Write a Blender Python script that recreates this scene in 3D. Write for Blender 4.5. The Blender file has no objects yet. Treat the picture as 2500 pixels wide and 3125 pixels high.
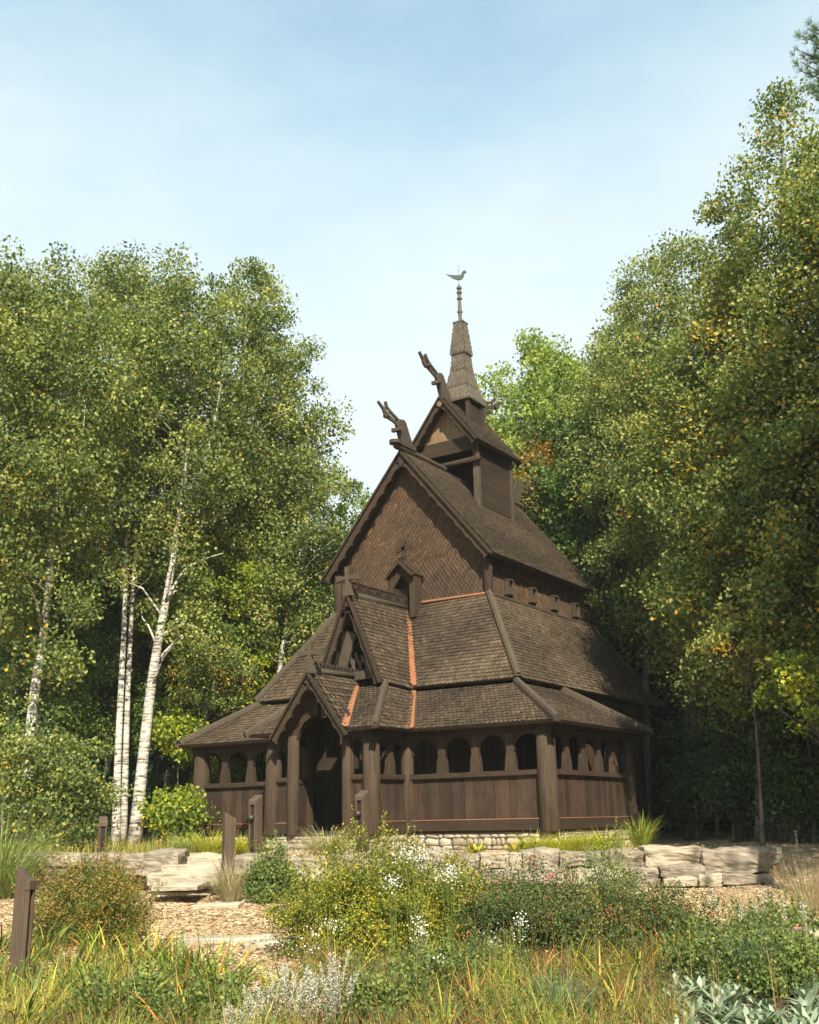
import bpy, bmesh, math, random
import numpy as np
from mathutils import Vector, Matrix

random.seed(7)
RNG = np.random.default_rng(11)
S = bpy.context.scene
COL = S.collection

# ------------------------------------------------------------------ camera
# world frame: x along the church front (to the right), y into the church, z up from its floor
CAM = np.array([16.2334, -22.4797, 0.2773])
YAW, PITCH, ROLL, FPX = 0.5732, 0.2769, -0.0193, 3309.67
cy_, sy_ = math.cos(YAW), math.sin(YAW)
Fv = np.array([-sy_*math.cos(PITCH), cy_*math.cos(PITCH), math.sin(PITCH)])
r0 = np.cross(Fv, [0, 0, 1]); r0 /= np.linalg.norm(r0); u0 = np.cross(r0, Fv)
Rv = math.cos(ROLL)*r0+math.sin(ROLL)*u0
Uv = -math.sin(ROLL)*r0+math.cos(ROLL)*u0
cd = bpy.data.cameras.new('camera'); cam = bpy.data.objects.new('camera', cd); COL.objects.link(cam)
cd.sensor_fit = 'VERTICAL'; cd.sensor_height = 36; cd.lens = FPX/3125*36
cd.clip_start = .1; cd.clip_end = 2000
M = Matrix(((Rv[0], Uv[0], -Fv[0], CAM[0]), (Rv[1], Uv[1], -Fv[1], CAM[1]), (Rv[2], Uv[2], -Fv[2], CAM[2]), (0, 0, 0, 1)))
cam.matrix_world = M
S.camera = cam

# ------------------------------------------------------------------ sun and sky
SUN = np.array([.79, -.86, 1.05]); SUN /= np.linalg.norm(SUN)
sl = bpy.data.lights.new('sun', 'SUN'); so = bpy.data.objects.new('sun', sl); COL.objects.link(so)
sl.energy = 4.6; sl.angle = math.radians(.55); sl.color = (1, .92, .76)
so.rotation_euler = Vector(SUN).to_track_quat('Z', 'Y').to_euler(); so.location = (0, 0, 60)
W = bpy.data.worlds.new('World'); S.world = W; W.use_nodes = True
nt = W.node_tree; nt.nodes.clear(); N = nt.nodes.new; Lk = nt.links.new
out = N('ShaderNodeOutputWorld'); bg = N('ShaderNodeBackground'); Lk(bg.outputs[0], out.inputs[0])
sky = N('ShaderNodeTexSky'); sky.sky_type = 'NISHITA'; sky.sun_disc = False
sky.sun_elevation = math.asin(SUN[2]); sky.sun_rotation = math.atan2(SUN[0], SUN[1])
sky.air_density = 1.0; sky.dust_density = 1.5
bg.inputs[1].default_value = .10
tc = N('ShaderNodeTexCoord'); sep = N('ShaderNodeSeparateXYZ'); Lk(tc.outputs['Generated'], sep.inputs[0])
mr = N('ShaderNodeMapRange'); mr.interpolation_type = 'SMOOTHSTEP'
for i, v in ((1, .33), (2, .88), (3, 1.0), (4, .12)): mr.inputs[i].default_value = v
mp = N('ShaderNodeMapping'); mp.inputs['Scale'].default_value = (1.2, 1.2, 3.0)
mp.inputs['Rotation'].default_value = (0, .25, .4)
Lk(tc.outputs['Generated'], mp.inputs[0])
nz = N('ShaderNodeTexNoise'); nz.inputs['Scale'].default_value = 2.2; nz.inputs['Detail'].default_value = 7; nz.inputs['Roughness'].default_value = .6
Lk(mp.outputs[0], nz.inputs[0])
ad = N('ShaderNodeMath'); ad.operation = 'MULTIPLY_ADD'; ad.inputs[1].default_value = .36; ad.inputs[2].default_value = -.18
Lk(nz.outputs[0], ad.inputs[0])
ad2 = N('ShaderNodeMath'); ad2.operation = 'ADD'; Lk(sep.outputs[2], ad2.inputs[0]); Lk(ad.outputs[0], ad2.inputs[1])
Lk(ad2.outputs[0], mr.inputs[0])
mx = N('ShaderNodeMix'); mx.data_type = 'RGBA'
tn_ = N('ShaderNodeMix'); tn_.data_type = 'RGBA'; tn_.blend_type = 'MULTIPLY'; tn_.inputs[0].default_value = 1; tn_.inputs[7].default_value = (.80, 1.36, 1.24, 1); Lk(sky.outputs[0], tn_.inputs[6])
Lk(mr.outputs[0], mx.inputs[0]); Lk(tn_.outputs[2], mx.inputs[6]); mx.inputs[7].default_value = (3.95, 4.5, 4.6, 1)
Lk(mx.outputs[2], bg.inputs[0])
S.view_settings.view_transform = 'Standard'; S.view_settings.look = 'None'
S.view_settings.exposure = 1.2; S.view_settings.gamma = 1
S.render.engine = 'CYCLES'
S.cycles.max_bounces = 6; S.cycles.diffuse_bounces = 3; S.cycles.transparent_max_bounces = 4
S.cycles.transmission_bounces = 3; S.cycles.glossy_bounces = 2
S.cycles.use_denoising = True
S.cycles.use_adaptive_sampling = True; S.cycles.adaptive_threshold = .02

# ------------------------------------------------------------------ coordinates used for laying out the site
FH = np.array([-sy_, cy_]); RH = np.array([cy_, sy_])
def site(d, x):            # d metres ahead, x metres to the right, measured on the ground
    q = CAM[:2]+FH*d+RH*x
    return float(q[0]), float(q[1])
def sight(px, py, d):      # a point seen in the 1725 x 2156 photograph, d metres ahead
    px, py = px*1.44928, py*1.44928
    r = Fv+Rv*(px-1250)/FPX-Uv*(py-1562.5)/FPX
    t = d/float(r[:2] @ FH)
    return CAM+r*t
def sm(a, b, x):
    t = np.clip((x-a)/(b-a), 0, 1); return t*t*(3-2*t)
def ground_z(x, y):
    x = np.asarray(x, float); y = np.asarray(y, float)
    rx, ry = x-CAM[0], y-CAM[1]
    d = rx*FH[0]+ry*FH[1]; q = rx*RH[0]+ry*RH[1]
    low = -1.34+.34*sm(6, 20, d)
    wl = 22.2-.07*q*(q > 0)+.0*q
    wl = np.where(q < -3.6, 22.6, wl)
    hi = -.44+.06*sm(22, 25, d)+.55*sm(34, 60, d)
    # stepped by the dry stone wall, a gentle bank right of it
    k = sm(0, .35, d-wl)
    bank = sm(-3.5, 1.5, d-wl)
    right = sm(6.6, 8.2, q)
    k = k*(1-right)+bank*right
    left = sm(-9.5, -8.3, q)
    k = k*left+bank*(1-left)
    z = low*(1-k)+hi*k
    z = z+.03*np.sin(x*1.3+y*.7)+.02*np.sin(x*2.9-y*2.1)
    inch = (x > -6) & (x < 6) & (y > -2.1) & (y < 11)
    return np.where(inch, -.40, z)

# ------------------------------------------------------------------ mesh helpers
class MB:
    def __init__(s): s.v = []; s.f = []; s.t = []; s.n = 0
    def add(s, V, Fc, tone=.5):
        V = [tuple(map(float, q)) for q in V]
        s.v += V
        for f in Fc: s.f.append([i+s.n for i in f]); s.t.append(tone)
        s.n += len(V); return s
    def box(s, x0, x1, y0, y1, z0, z1, tone=.5):
        return s.add([(x0, y0, z0), (x1, y0, z0), (x1, y1, z0), (x0, y1, z0), (x0, y0, z1), (x1, y0, z1), (x1, y1, z1), (x0, y1, z1)],
                     [(0, 3, 2, 1), (4, 5, 6, 7), (0, 1, 5, 4), (1, 2, 6, 5), (2, 3, 7, 6), (3, 0, 4, 7)], tone)
    def beam(s, a, b, w, h, tone=.5, up=(0, 0, 1)):      # rectangular bar from a to b, w across, h along up
        a = np.array(a, float); b = np.array(b, float); d = b-a; d /= np.linalg.norm(d)
        side = np.cross(d, up); side /= np.linalg.norm(side); u = np.cross(side, d)
        V = []
        for p in (a, b):
            for i, j in ((-1, -1), (1, -1), (1, 1), (-1, 1)): V.append(p+side*i*w/2+u*j*h/2)
        return s.add(V, [(0, 1, 2, 3), (7, 6, 5, 4), (0, 4, 5, 1), (1, 5, 6, 2), (2, 6, 7, 3), (3, 7, 4, 0)], tone)
    def tube(s, pts, rad, n=12, tone=.5, cap=True, wob=0):
        pts = [np.array(p, float) for p in pts]; V = []; m = len(pts)
        ref = np.array([0, 0, 1.]) if abs((pts[-1]-pts[0])[2]) < .8*np.linalg.norm(pts[-1]-pts[0]) else np.array([1., 0, 0])
        for i, p in enumerate(pts):
            d = pts[min(i+1, m-1)]-pts[max(i-1, 0)]; d = d/np.linalg.norm(d)
            a = np.cross(d, ref); a /= np.linalg.norm(a); b = np.cross(d, a)
            for k in range(n):
                th = 2*math.pi*k/n; r = rad[i]*(1+wob*(random.random()-.5))
                V.append(p+a*math.cos(th)*r+b*math.sin(th)*r)
        Fc = [(i*n+k, i*n+(k+1) % n, (i+1)*n+(k+1) % n, (i+1)*n+k) for i in range(m-1) for k in range(n)]
        if cap: Fc += [tuple(range(n))[::-1], tuple((m-1)*n+k for k in range(n))]
        return s.add(V, Fc, tone)
    def slab(s, P, th, tone=.5):                         # polygon P given a thickness below its normal
        P = [np.array(p, float) for p in P]
        nrm = np.zeros(3)
        for i in range(len(P)): nrm += np.cross(P[i]-P[0], P[(i+1) % len(P)]-P[0])
        nrm /= np.linalg.norm(nrm); n = len(P)
        V = P+[p-nrm*th for p in P]
        Fc = [tuple(range(n)), tuple(range(2*n-1, n-1, -1))]+[(i, i+n, (i+1) % n+n, (i+1) % n) for i in range(n)]
        return s.add(V, Fc, tone)
    def plate(s, outl, axis, c0, c1, tone=.5):           # outline in a plane perpendicular to axis, from c0 to c1
        def P(q, c):
            return (c, q[0], q[1]) if axis == 0 else (q[0], c, q[1])
        n = len(outl)
        V = [P(q, c0) for q in outl]+[P(q, c1) for q in outl]
        Fc = [tuple(range(n)), tuple(range(2*n-1, n-1, -1))]+[(i, i+n, (i+1) % n+n, (i+1) % n) for i in range(n)]
        return s.add(V, Fc, tone)
    def strip(s, A, B, axis, c0, c1, tone=.5):           # board between two matching outlines A and B
        m = len(A)
        def P(q, c):
            return (c, q[0], q[1]) if axis == 0 else (q[0], c, q[1])
        V = [P(q, c) for c in (c0, c1) for L in (A, B) for q in L]
        Fc = []
        for i in range(m-1):
            a, b = i, m+i
            Fc += [(a, a+1, b+1, b), (a+2*m, b+2*m, b+1+2*m, a+1+2*m), (a, a+2*m, a+1+2*m, a+1), (b, b+1, b+1+2*m, b+2*m)]
        Fc += [(0, m, 3*m, 2*m), (m-1, 3*m-1, 4*m-1, 2*m-1)]
        return s.add(V, Fc, tone)
    def ball(s, c, r, n=8, m=6, tone=.5, sc=(1, 1, 1)):
        V = []
        for i in range(1, m):
            ph = math.pi*i/m
            for k in range(n):
                th = 2*math.pi*k/n
                V.append((c[0]+r*sc[0]*math.sin(ph)*math.cos(th), c[1]+r*sc[1]*math.sin(ph)*math.sin(th), c[2]+r*sc[2]*math.cos(ph)))
        V += [(c[0], c[1], c[2]+r*sc[2]), (c[0], c[1], c[2]-r*sc[2])]
        T = len(V)-2
        Fc = [(i*n+k, (i+1)*n+k, (i+1)*n+(k+1) % n, i*n+(k+1) % n) for i in range(m-2) for k in range(n)]
        Fc += [(T, k, (k+1) % n) for k in range(n)]+[(T+1, (m-2)*n+(k+1) % n, (m-2)*n+k) for k in range(n)]
        return s.add(V, Fc, tone)
    def boards(s, a, b, z0, z1, th=.04, w=.17, lo=.2, hi=.8):   # upright boards in a row from a to b
        a = np.array(a, float); b = np.array(b, float); L = np.linalg.norm(b-a); d = (b-a)/L; nn = np.array([d[1], -d[0]])
        x = 0
        while x < L-.01:
            ww = min(w*random.uniform(.75, 1.25), L-x)
            if L-x-ww < .06: ww = L-x
            p = a+d*(x+.002); q = a+d*(x+ww-.002); o = nn*random.uniform(0, .006)
            V = [(*(p+o), z0), (*(q+o), z0), (*(q+o-nn*th), z0), (*(p+o-nn*th), z0), (*(p+o), z1), (*(q+o), z1), (*(q+o-nn*th), z1), (*(p+o-nn*th), z1)]
            s.add(V, [(0, 1, 5, 4), (1, 2, 6, 5), (2, 3, 7, 6), (3, 0, 4, 7), (4, 5, 6, 7)], random.uniform(lo, hi))
            x += ww
        return s
    def shingles(s, BL, BR, TR, TL, w=.12, e=.115, th=.020, shape='round', lift=.02, lo=0., hi=1., tones=None, over=False):
        BL, BR, TR, TL = [np.array(p, float) for p in (BL, BR, TR, TL)]
        eh = BR-BL
        if np.linalg.norm(eh) < 1e-6: eh = TR-TL
        eh /= np.linalg.norm(eh)
        mu = (TL+TR-BL-BR); nrm = np.cross(eh, mu); nrm /= np.linalg.norm(nrm)
        Ls = max(np.linalg.norm((TL+TR)/2-(BL+BR)/2), .1)
        # slope length measured across the courses
        sl_ = mu/2-eh*np.dot(mu/2, eh); Ls = np.linalg.norm(sl_)
        n = max(1, int(round(Ls/e))); ee = Ls/n
        if shape == 'round': prof = [(0, .0, .30), (.0, 0, .30)]
        for r in range(n):
            cov = 2.3 if shape == 'point' else 1.3; t = r/n; t1 = (r+cov)/n if over else min(1.0, (r+cov)/n); cov = max((t1-t)*n, .3)
            A, B = BL+(TL-BL)*t, BR+(TR-BR)*t
            A1, B1 = BL+(TL-BL)*t1, BR+(TR-BR)*t1
            xa, xb = np.dot(A-BL, eh), np.dot(B-BL, eh); ya, yb = np.dot(A1-BL, eh), np.dot(B1-BL, eh)
            if xb-xa < .02: continue
            k0 = int(math.floor(xa/w))-1
            x = (k0+(r % 2)*.5)*w
            while x < xb:
                x0, x1 = max(x, xa), min(x+w-(.009 if shape == 'round' else .016), xb)
                if x1-x0 > .3*w:
                    jit = random.uniform(-.006, .006)
                    if shape == 'round': pr = [(0, .42), (.17, .06), (.5, -.10), (.83, .06), (1, .42)]
                    elif shape == 'point': pr = [(0, 1.25), (.18, .70), (.42, -.12), (.58, -.12), (.82, .70), (1, 1.25)]
                    V = []
                    hb = lift+th*random.uniform(.8, 1.5)
                    for fx, fy in pr:
                        xx = min(max(x+fx*w, x0), x1)
                        P = A+(B-A)*((xx-xa)/(xb-xa))+(A1-A)*min(1, fy/cov)
                        V.append(P+nrm*hb+(A1-A)/max(np.linalg.norm(A1-A), 1e-5)*jit)
                    m = len(V)
                    back = [p-nrm*th for p in V]
                    z0, z1 = min(max(x0, ya), yb), min(max(x1, ya), yb)
                    def top(xx):
                        f = (xx-ya)/(yb-ya) if yb-ya > 1e-4 else .5
                        return A1+(B1-A1)*f+nrm*lift*.5
                    VV = V+back+[top(z1), top(z0)]
                    Fc = [tuple(range(m))+(2*m, 2*m+1)]+[(i, i+m, i+1+m, i+1) for i in range(m-1)]
                    tn = random.uniform(lo, hi) if tones is None else tones(P)
                    s.add(VV, Fc, tn)
                x += w
        return s
    def build(s, name, m, parent=None, smooth=False, loc=None, bevel=0):
        me = bpy.data.meshes.new(name); me.from_pydata(s.v, [], s.f)
        at = me.attributes.new('tone', 'FLOAT', 'FACE'); at.data.foreach_set('value', np.array(s.t, 'f'))
        me.materials.append(m)
        if smooth: me.polygons.foreach_set('use_smooth', [True]*len(me.polygons))
        me.update()
        o = bpy.data.objects.new(name, me); COL.objects.link(o)
        if loc is not None: o.location = loc
        if parent: o.parent = parent
        if bevel:
            b = o.modifiers.new('bevel', 'BEVEL'); b.width = bevel; b.segments = 2; b.limit_method = 'ANGLE'
        return o

def quads_object(name, V, K, tone, mats, parent=None, loc=None, matidx=None, smooth=False):
    """V (n*K,3) vertices in consecutive polygons of K corners."""
    n = len(V)//K
    me = bpy.data.meshes.new(name)
    me.vertices.add(len(V)); me.vertices.foreach_set('co', V.astype('f').ravel())
    me.loops.add(len(V)); me.loops.foreach_set('vertex_index', np.arange(len(V), dtype='i'))
    me.polygons.add(n); me.polygons.foreach_set('loop_start', np.arange(0, n*K, K, dtype='i'))
    me.polygons.foreach_set('loop_total', np.full(n, K, 'i'))
    at = me.attributes.new('tone', 'FLOAT', 'FACE'); at.data.foreach_set('value', tone.astype('f'))
    for m in (mats if isinstance(mats, list) else [mats]): me.materials.append(m)
    if matidx is not None: me.polygons.foreach_set('material_index', matidx.astype('i'))
    me.update(calc_edges=True)
    o = bpy.data.objects.new(name, me); COL.objects.link(o)
    if parent: o.parent = parent
    if loc is not None: o.location = loc
    return o

def tag(o, label=None, cat=None, group=None, kind=None):
    if label: o['label'] = label
    if cat: o['category'] = cat
    if group: o['group'] = group
    if kind: o['kind'] = kind
    return o
def empty(name, loc, label, cat, group=None):
    o = bpy.data.objects.new(name, None); COL.objects.link(o); o.location = loc; o.empty_display_size = .3
    return tag(o, label, cat, group)

# ------------------------------------------------------------------ materials
def newmat(name):
    m = bpy.data.materials.new(name); m.use_nodes = True; t = m.node_tree; t.nodes.clear()
    o = t.nodes.new('ShaderNodeOutputMaterial'); return m, t, o
def ramp(t, stops, interp='LINEAR'):
    r = t.nodes.new('ShaderNodeValToRGB'); r.color_ramp.interpolation = interp
    e = r.color_ramp.elements
    while len(e) < len(stops): e.new(.5)
    for x, (p, c) in zip(e, stops): x.position = p; x.color = (*c, 1)
    return r
def surf(name, stops, scale=(1, 1, 1), nscale=6, detail=6, tmix=.5, bump=.25, bdist=.01, rough=.85, spec=.25, big=None, dist=0., metal=0., crack=None):
    m, t, o = newmat(name); L = t.links.new
    b = t.nodes.new('ShaderNodeBsdfPrincipled'); L(b.outputs[0], o.inputs[0])
    b.inputs['Roughness'].default_value = rough; b.inputs['Specular IOR Level'].default_value = spec
    b.inputs['Metallic'].default_value = metal
    c = t.nodes.new('ShaderNodeTexCoord'); mp = t.nodes.new('ShaderNodeMapping'); mp.inputs['Scale'].default_value = scale
    L(c.outputs['Object'], mp.inputs[0])
    n = t.nodes.new('ShaderNodeTexNoise'); n.inputs['Scale'].default_value = nscale; n.inputs['Detail'].default_value = detail
    n.inputs['Roughness'].default_value = .62; n.inputs['Distortion'].default_value = dist
    L(mp.outputs[0], n.inputs[0])
    a = t.nodes.new('ShaderNodeAttribute'); a.attribute_name = 'tone'
    x = t.nodes.new('ShaderNodeMix'); x.data_type = 'FLOAT'; x.inputs[0].default_value = tmix
    L(n.outputs[0], x.inputs[2]); L(a.outputs['Fac'], x.inputs[3])
    f = x.outputs[0]
    if big:
        n2 = t.nodes.new('ShaderNodeTexNoise'); n2.inputs['Scale'].default_value = big[0]; n2.inputs['Detail'].default_value = 4
        L(c.outputs['Object'], n2.inputs[0])
        k = t.nodes.new('ShaderNodeMath'); k.operation = 'MULTIPLY_ADD'; k.inputs[1].default_value = big[1]; k.inputs[2].default_value = -big[1]/2
        L(n2.outputs[0], k.inputs[0]); k2 = t.nodes.new('ShaderNodeMath'); k2.operation = 'ADD'; L(f, k2.inputs[0]); L(k.outputs[0], k2.inputs[1]); f = k2.outputs[0]
    r = ramp(t, stops); L(f, r.inputs[0]); col_ = r.outputs[0]
    if crack:
        m3 = t.nodes.new('ShaderNodeMapping'); m3.inputs['Scale'].default_value = crack; L(c.outputs['Object'], m3.inputs[0])
        n3 = t.nodes.new('ShaderNodeTexNoise'); n3.inputs['Scale'].default_value = 1.6; n3.inputs['Detail'].default_value = 3; L(m3.outputs[0], n3.inputs[0])
        r3 = ramp(t, [(.475, (1, 1, 1)), (.495, (.3, .27, .25)), (.515, (1, 1, 1)), (.66, (1, 1, 1)), (.74, (.55, .52, .5))]); L(n3.outputs[0], r3.inputs[0])
        mm = t.nodes.new('ShaderNodeMix'); mm.data_type = 'RGBA'; mm.blend_type = 'MULTIPLY'; mm.inputs[0].default_value = .9; L(col_, mm.inputs[6]); L(r3.outputs[0], mm.inputs[7]); col_ = mm.outputs[2]
    L(col_, b.inputs['Base Color'])
    if bump:
        bp = t.nodes.new('ShaderNodeBump'); bp.inputs['Strength'].default_value = bump; bp.inputs['Distance'].default_value = bdist
        L(n.outputs[0], bp.inputs['Height']); L(bp.outputs[0], b.inputs['Normal'])
    return m
def leafmat(name, stops, trans=.35, hue=.0):
    m, t, o = newmat(name); L = t.links.new
    a = t.nodes.new('ShaderNodeAttribute'); a.attribute_name = 'tone'
    r = ramp(t, stops); L(a.outputs['Fac'], r.inputs[0])
    d = t.nodes.new('ShaderNodeBsdfPrincipled'); d.inputs['Roughness'].default_value = .55; d.inputs['Specular IOR Level'].default_value = .3
    tr = t.nodes.new('ShaderNodeBsdfTranslucent'); mx = t.nodes.new('ShaderNodeMixShader'); mx.inputs[0].default_value = trans
    g = t.nodes.new('ShaderNodeMix'); g.data_type = 'RGBA'; g.blend_type = 'MULTIPLY'; g.inputs[0].default_value = 1
    g.inputs[7].default_value = (1.25, 1.35, .55, 1)
    L(r.outputs[0], d.inputs['Base Color']); L(r.outputs[0], g.inputs[6]); L(g.outputs[2], tr.inputs[0])
    L(d.outputs[0], mx.inputs[1]); L(tr.outputs[0], mx.inputs[2]); L(mx.outputs[0], o.inputs[0])
    return m

WOODS = [(.15, (0.0126, 0.0079, 0.0051)), (.45, (0.0326, 0.0207, 0.0126)), (.62, (0.0514, 0.0323, 0.0195)), (.9, (0.0787, 0.0524, 0.0329))]
M_V = surf('dark_wood_upright', WOODS, (9, 9, .55), 5, 7, .35, .5, .012, big=(.9, .35), crack=(7, 7, .35))
M_X = surf('dark_wood_along', WOODS, (.6, 9, 9), 5, 7, .35, .5, .012, big=(.9, .35), crack=(.3, 7, 7))
M_Y = surf('dark_wood_deep', WOODS, (9, .6, 9), 5, 7, .35, .5, .012, big=(.9, .35), crack=(7, .3, 7))
M_LOG = surf('log_wood', [(.15, (0.0145, 0.0090, 0.0059)), (.48, (0.0463, 0.0296, 0.0181)), (.65, (0.0696, 0.0462, 0.0288)), (.9, (0.1000, 0.0705, 0.0472))], (10, 10, .4), 5, 8, .25, .6, .015, big=(0.5866, 0.3120), crack=(5.2800, 4.9104, 0.1584))
M_PANEL = surf('parapet_wood', [(.12, (0.0126, 0.0082, 0.0061)), (.42, (0.0320, 0.0203, 0.0131)), (.6, (0.0512, 0.0298, 0.0180)), (.9, (0.0729, 0.0447, 0.0268))], (7, 7, .5), 4, 7, .45, .35, .008, big=(1.9811, 0.5379), crack=(5.2800, 4.9104, 0.3600))
M_PALE = surf('weathered_pale_wood', [(.15, (0.0648, 0.0396, 0.0216)), (.5, (0.1872, 0.1224, 0.0684)), (.85, (0.2880, 0.2016, 0.1224))], (9, 9, .5), 5, 7, .4, .4, .01, big=(1.6, .4))
M_GREYW = surf('grey_weathered_wood', [(.15, (0.0207, 0.0146, 0.0099)), (.5, (0.0575, 0.0428, 0.0291)), (.85, (0.1079, 0.0842, 0.0581))], (8, 8, .5), 5, 7, .3, .5, .012, big=(0.9917, 0.3457))
M_SH = surf('roof_shingles', [(.08, (0.0214, 0.0142, 0.0091)), (.35, (0.0453, 0.0307, 0.0188)), (.62, (0.0743, 0.0520, 0.0317)), (.97, (0.1361, 0.0983, 0.0597))], (3, 3, 3), 7, 6, .62, .5, .01, big=(0.5060, 0.5060))
M_SHW = surf('wall_shingles', [(.1, (0.0259, 0.0158, 0.0097)), (.4, (0.0562, 0.0344, 0.0206)), (.62, (0.0898, 0.0517, 0.0278)), (.95, (0.2072, 0.1095, 0.0523))], (3, 3, 3), 7, 6, .72, .5, .01, big=(0.4066, 0.2918))
M_SHS = surf('spire_shingles', [(.1, (.05, .04, .03)), (.4, (.085, .067, .050)), (.65, (.125, .10, .075)), (.95, (.17, .14, .105))], (3, 3, 3), 7, 6, .6, .5, .01)
M_COP = surf('copper_sheet', [(.1, (0.1600, 0.0640, 0.0360)), (.5, (0.3360, 0.1440, 0.0720)), (.9, (0.4960, 0.2560, 0.1440))], (4, 4, 1.5), 6, 5, .3, .3, .006, rough=.5, spec=.4, metal=.3)
M_VERD = surf('weathered_copper', [(.2, (.04, .05, .045)), (.8, (.095, .12, .105))], nscale=9, rough=.6)
M_IRON = surf('dark_iron', [(.2, (.02, .018, .016)), (.8, (.05, .045, .04))], nscale=12, rough=.35, spec=.6)
M_STONE = surf('pale_limestone', [(.15, (0.1170, 0.0907, 0.0608)), (.42, (0.2477, 0.2016, 0.1408)), (.62, (0.3578, 0.3058, 0.2240)), (.9, (0.4678, 0.4166, 0.3264))], (1, 1, 1.5), 3.5, 10, .3, .9, .035, big=(0.5600, 0.2800))
M_STONE2 = surf('weathered_limestone', [(.15, (0.0721, 0.0563, 0.0400)), (.4, (0.1659, 0.1338, 0.0980)), (.62, (0.2741, 0.2288, 0.1742)), (.9, (0.3750, 0.3238, 0.2613))], (1, 1, 2.4), 3.5, 10, .3, 1., .04, big=(0.7200, 0.4800))
M_MORT = surf('mortar', [(.2, (.16, .14, .11)), (.8, (.34, .30, .24))], nscale=12, bump=.6)

# ------------------------------------------------------------------ the stave church
CH = empty('stave_church', (0, 0, 0), 'dark wooden stave church with steep shingled roofs and a slender spire', 'church')
W1, D1, EV, HE = 5.29, 4.68, .42, 2.35
WB, DB = 1.48, 1.46
RZ = 1.31

# foundation of rubble
f = MB()
f.box(-W1-.02, W1+.02, .02, D1-.02, -.75, -.035, .5); f.box(-WB-.02, WB+.02, -DB-.02, .02, -.75, -.037, .5)
f.box(-3.8, 3.8, D1-.02, 10.2, -.75, -.04, .5)
FO = f.build('foundation', M_MORT, CH)
def rubble(mb, a, b, z0, z1):
    a = np.array(a, float); b = np.array(b, float); L = np.linalg.norm(b-a); d = (b-a)/L; nn = np.array([d[1], -d[0]])
    z = z0
    while z < z1-.02:
        h = min(random.uniform(.06, .19), z1-z); x = 0
        while x < L:
            w = random.uniform(.09, .40)
            c = a+d*min(x+w/2, L)+nn*.015
            base = len(mb.v)
            mb.ball((0, 0, 0), 1, 9, 6, random.uniform(0, 1))
            rot = random.uniform(-.15, .15)
            for i in range(base, len(mb.v)):
                X, Y, Z = mb.v[i]
                X = math.copysign(abs(X)**.7, X); Z = math.copysign(abs(Z)**.7, Z)
                j = 1+random.uniform(-.16, .16)
                X, Z = (X*w*.5*j, Z*h*.52*j); X, Z = X*math.cos(rot)-Z*math.sin(rot), X*math.sin(rot)+Z*math.cos(rot)
                p = c+d*X+nn*(Y*(.02+.035*random.random())*j)
                mb.v[i] = (float(p[0]), float(p[1]), z+h/2+Z)
            x += w+.008
        z += h+.004
st = MB()
for a, b in (((-W1, 0), (-WB, 0)), ((-WB, 0), (-WB, -DB)), ((-WB, -DB), (WB, -DB)), ((WB, -DB), (WB, 0)), ((WB, 0), (W1, 0)), ((W1, 0), (W1, D1))):
    rubble(st, a, b, -.52, -.065)
st.build('rubble_facing', M_STONE, FO, smooth=True)
MB().box(-W1-.04, W1+.04, -.03, D1+.04, -.03, .025, .25).box(-WB-.04, WB+.04, -DB-.04, -.032, -.03, .024, .25).build('sill_plate', M_X, CH)
MB().box(-W1+.05, W1-.05, .05, D1-.05, .026, .06, .35).box(-WB+.05, WB-.05, -DB+.05, .05, .026, .059, .35).build('floor_boards', M_Y, CH)

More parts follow.
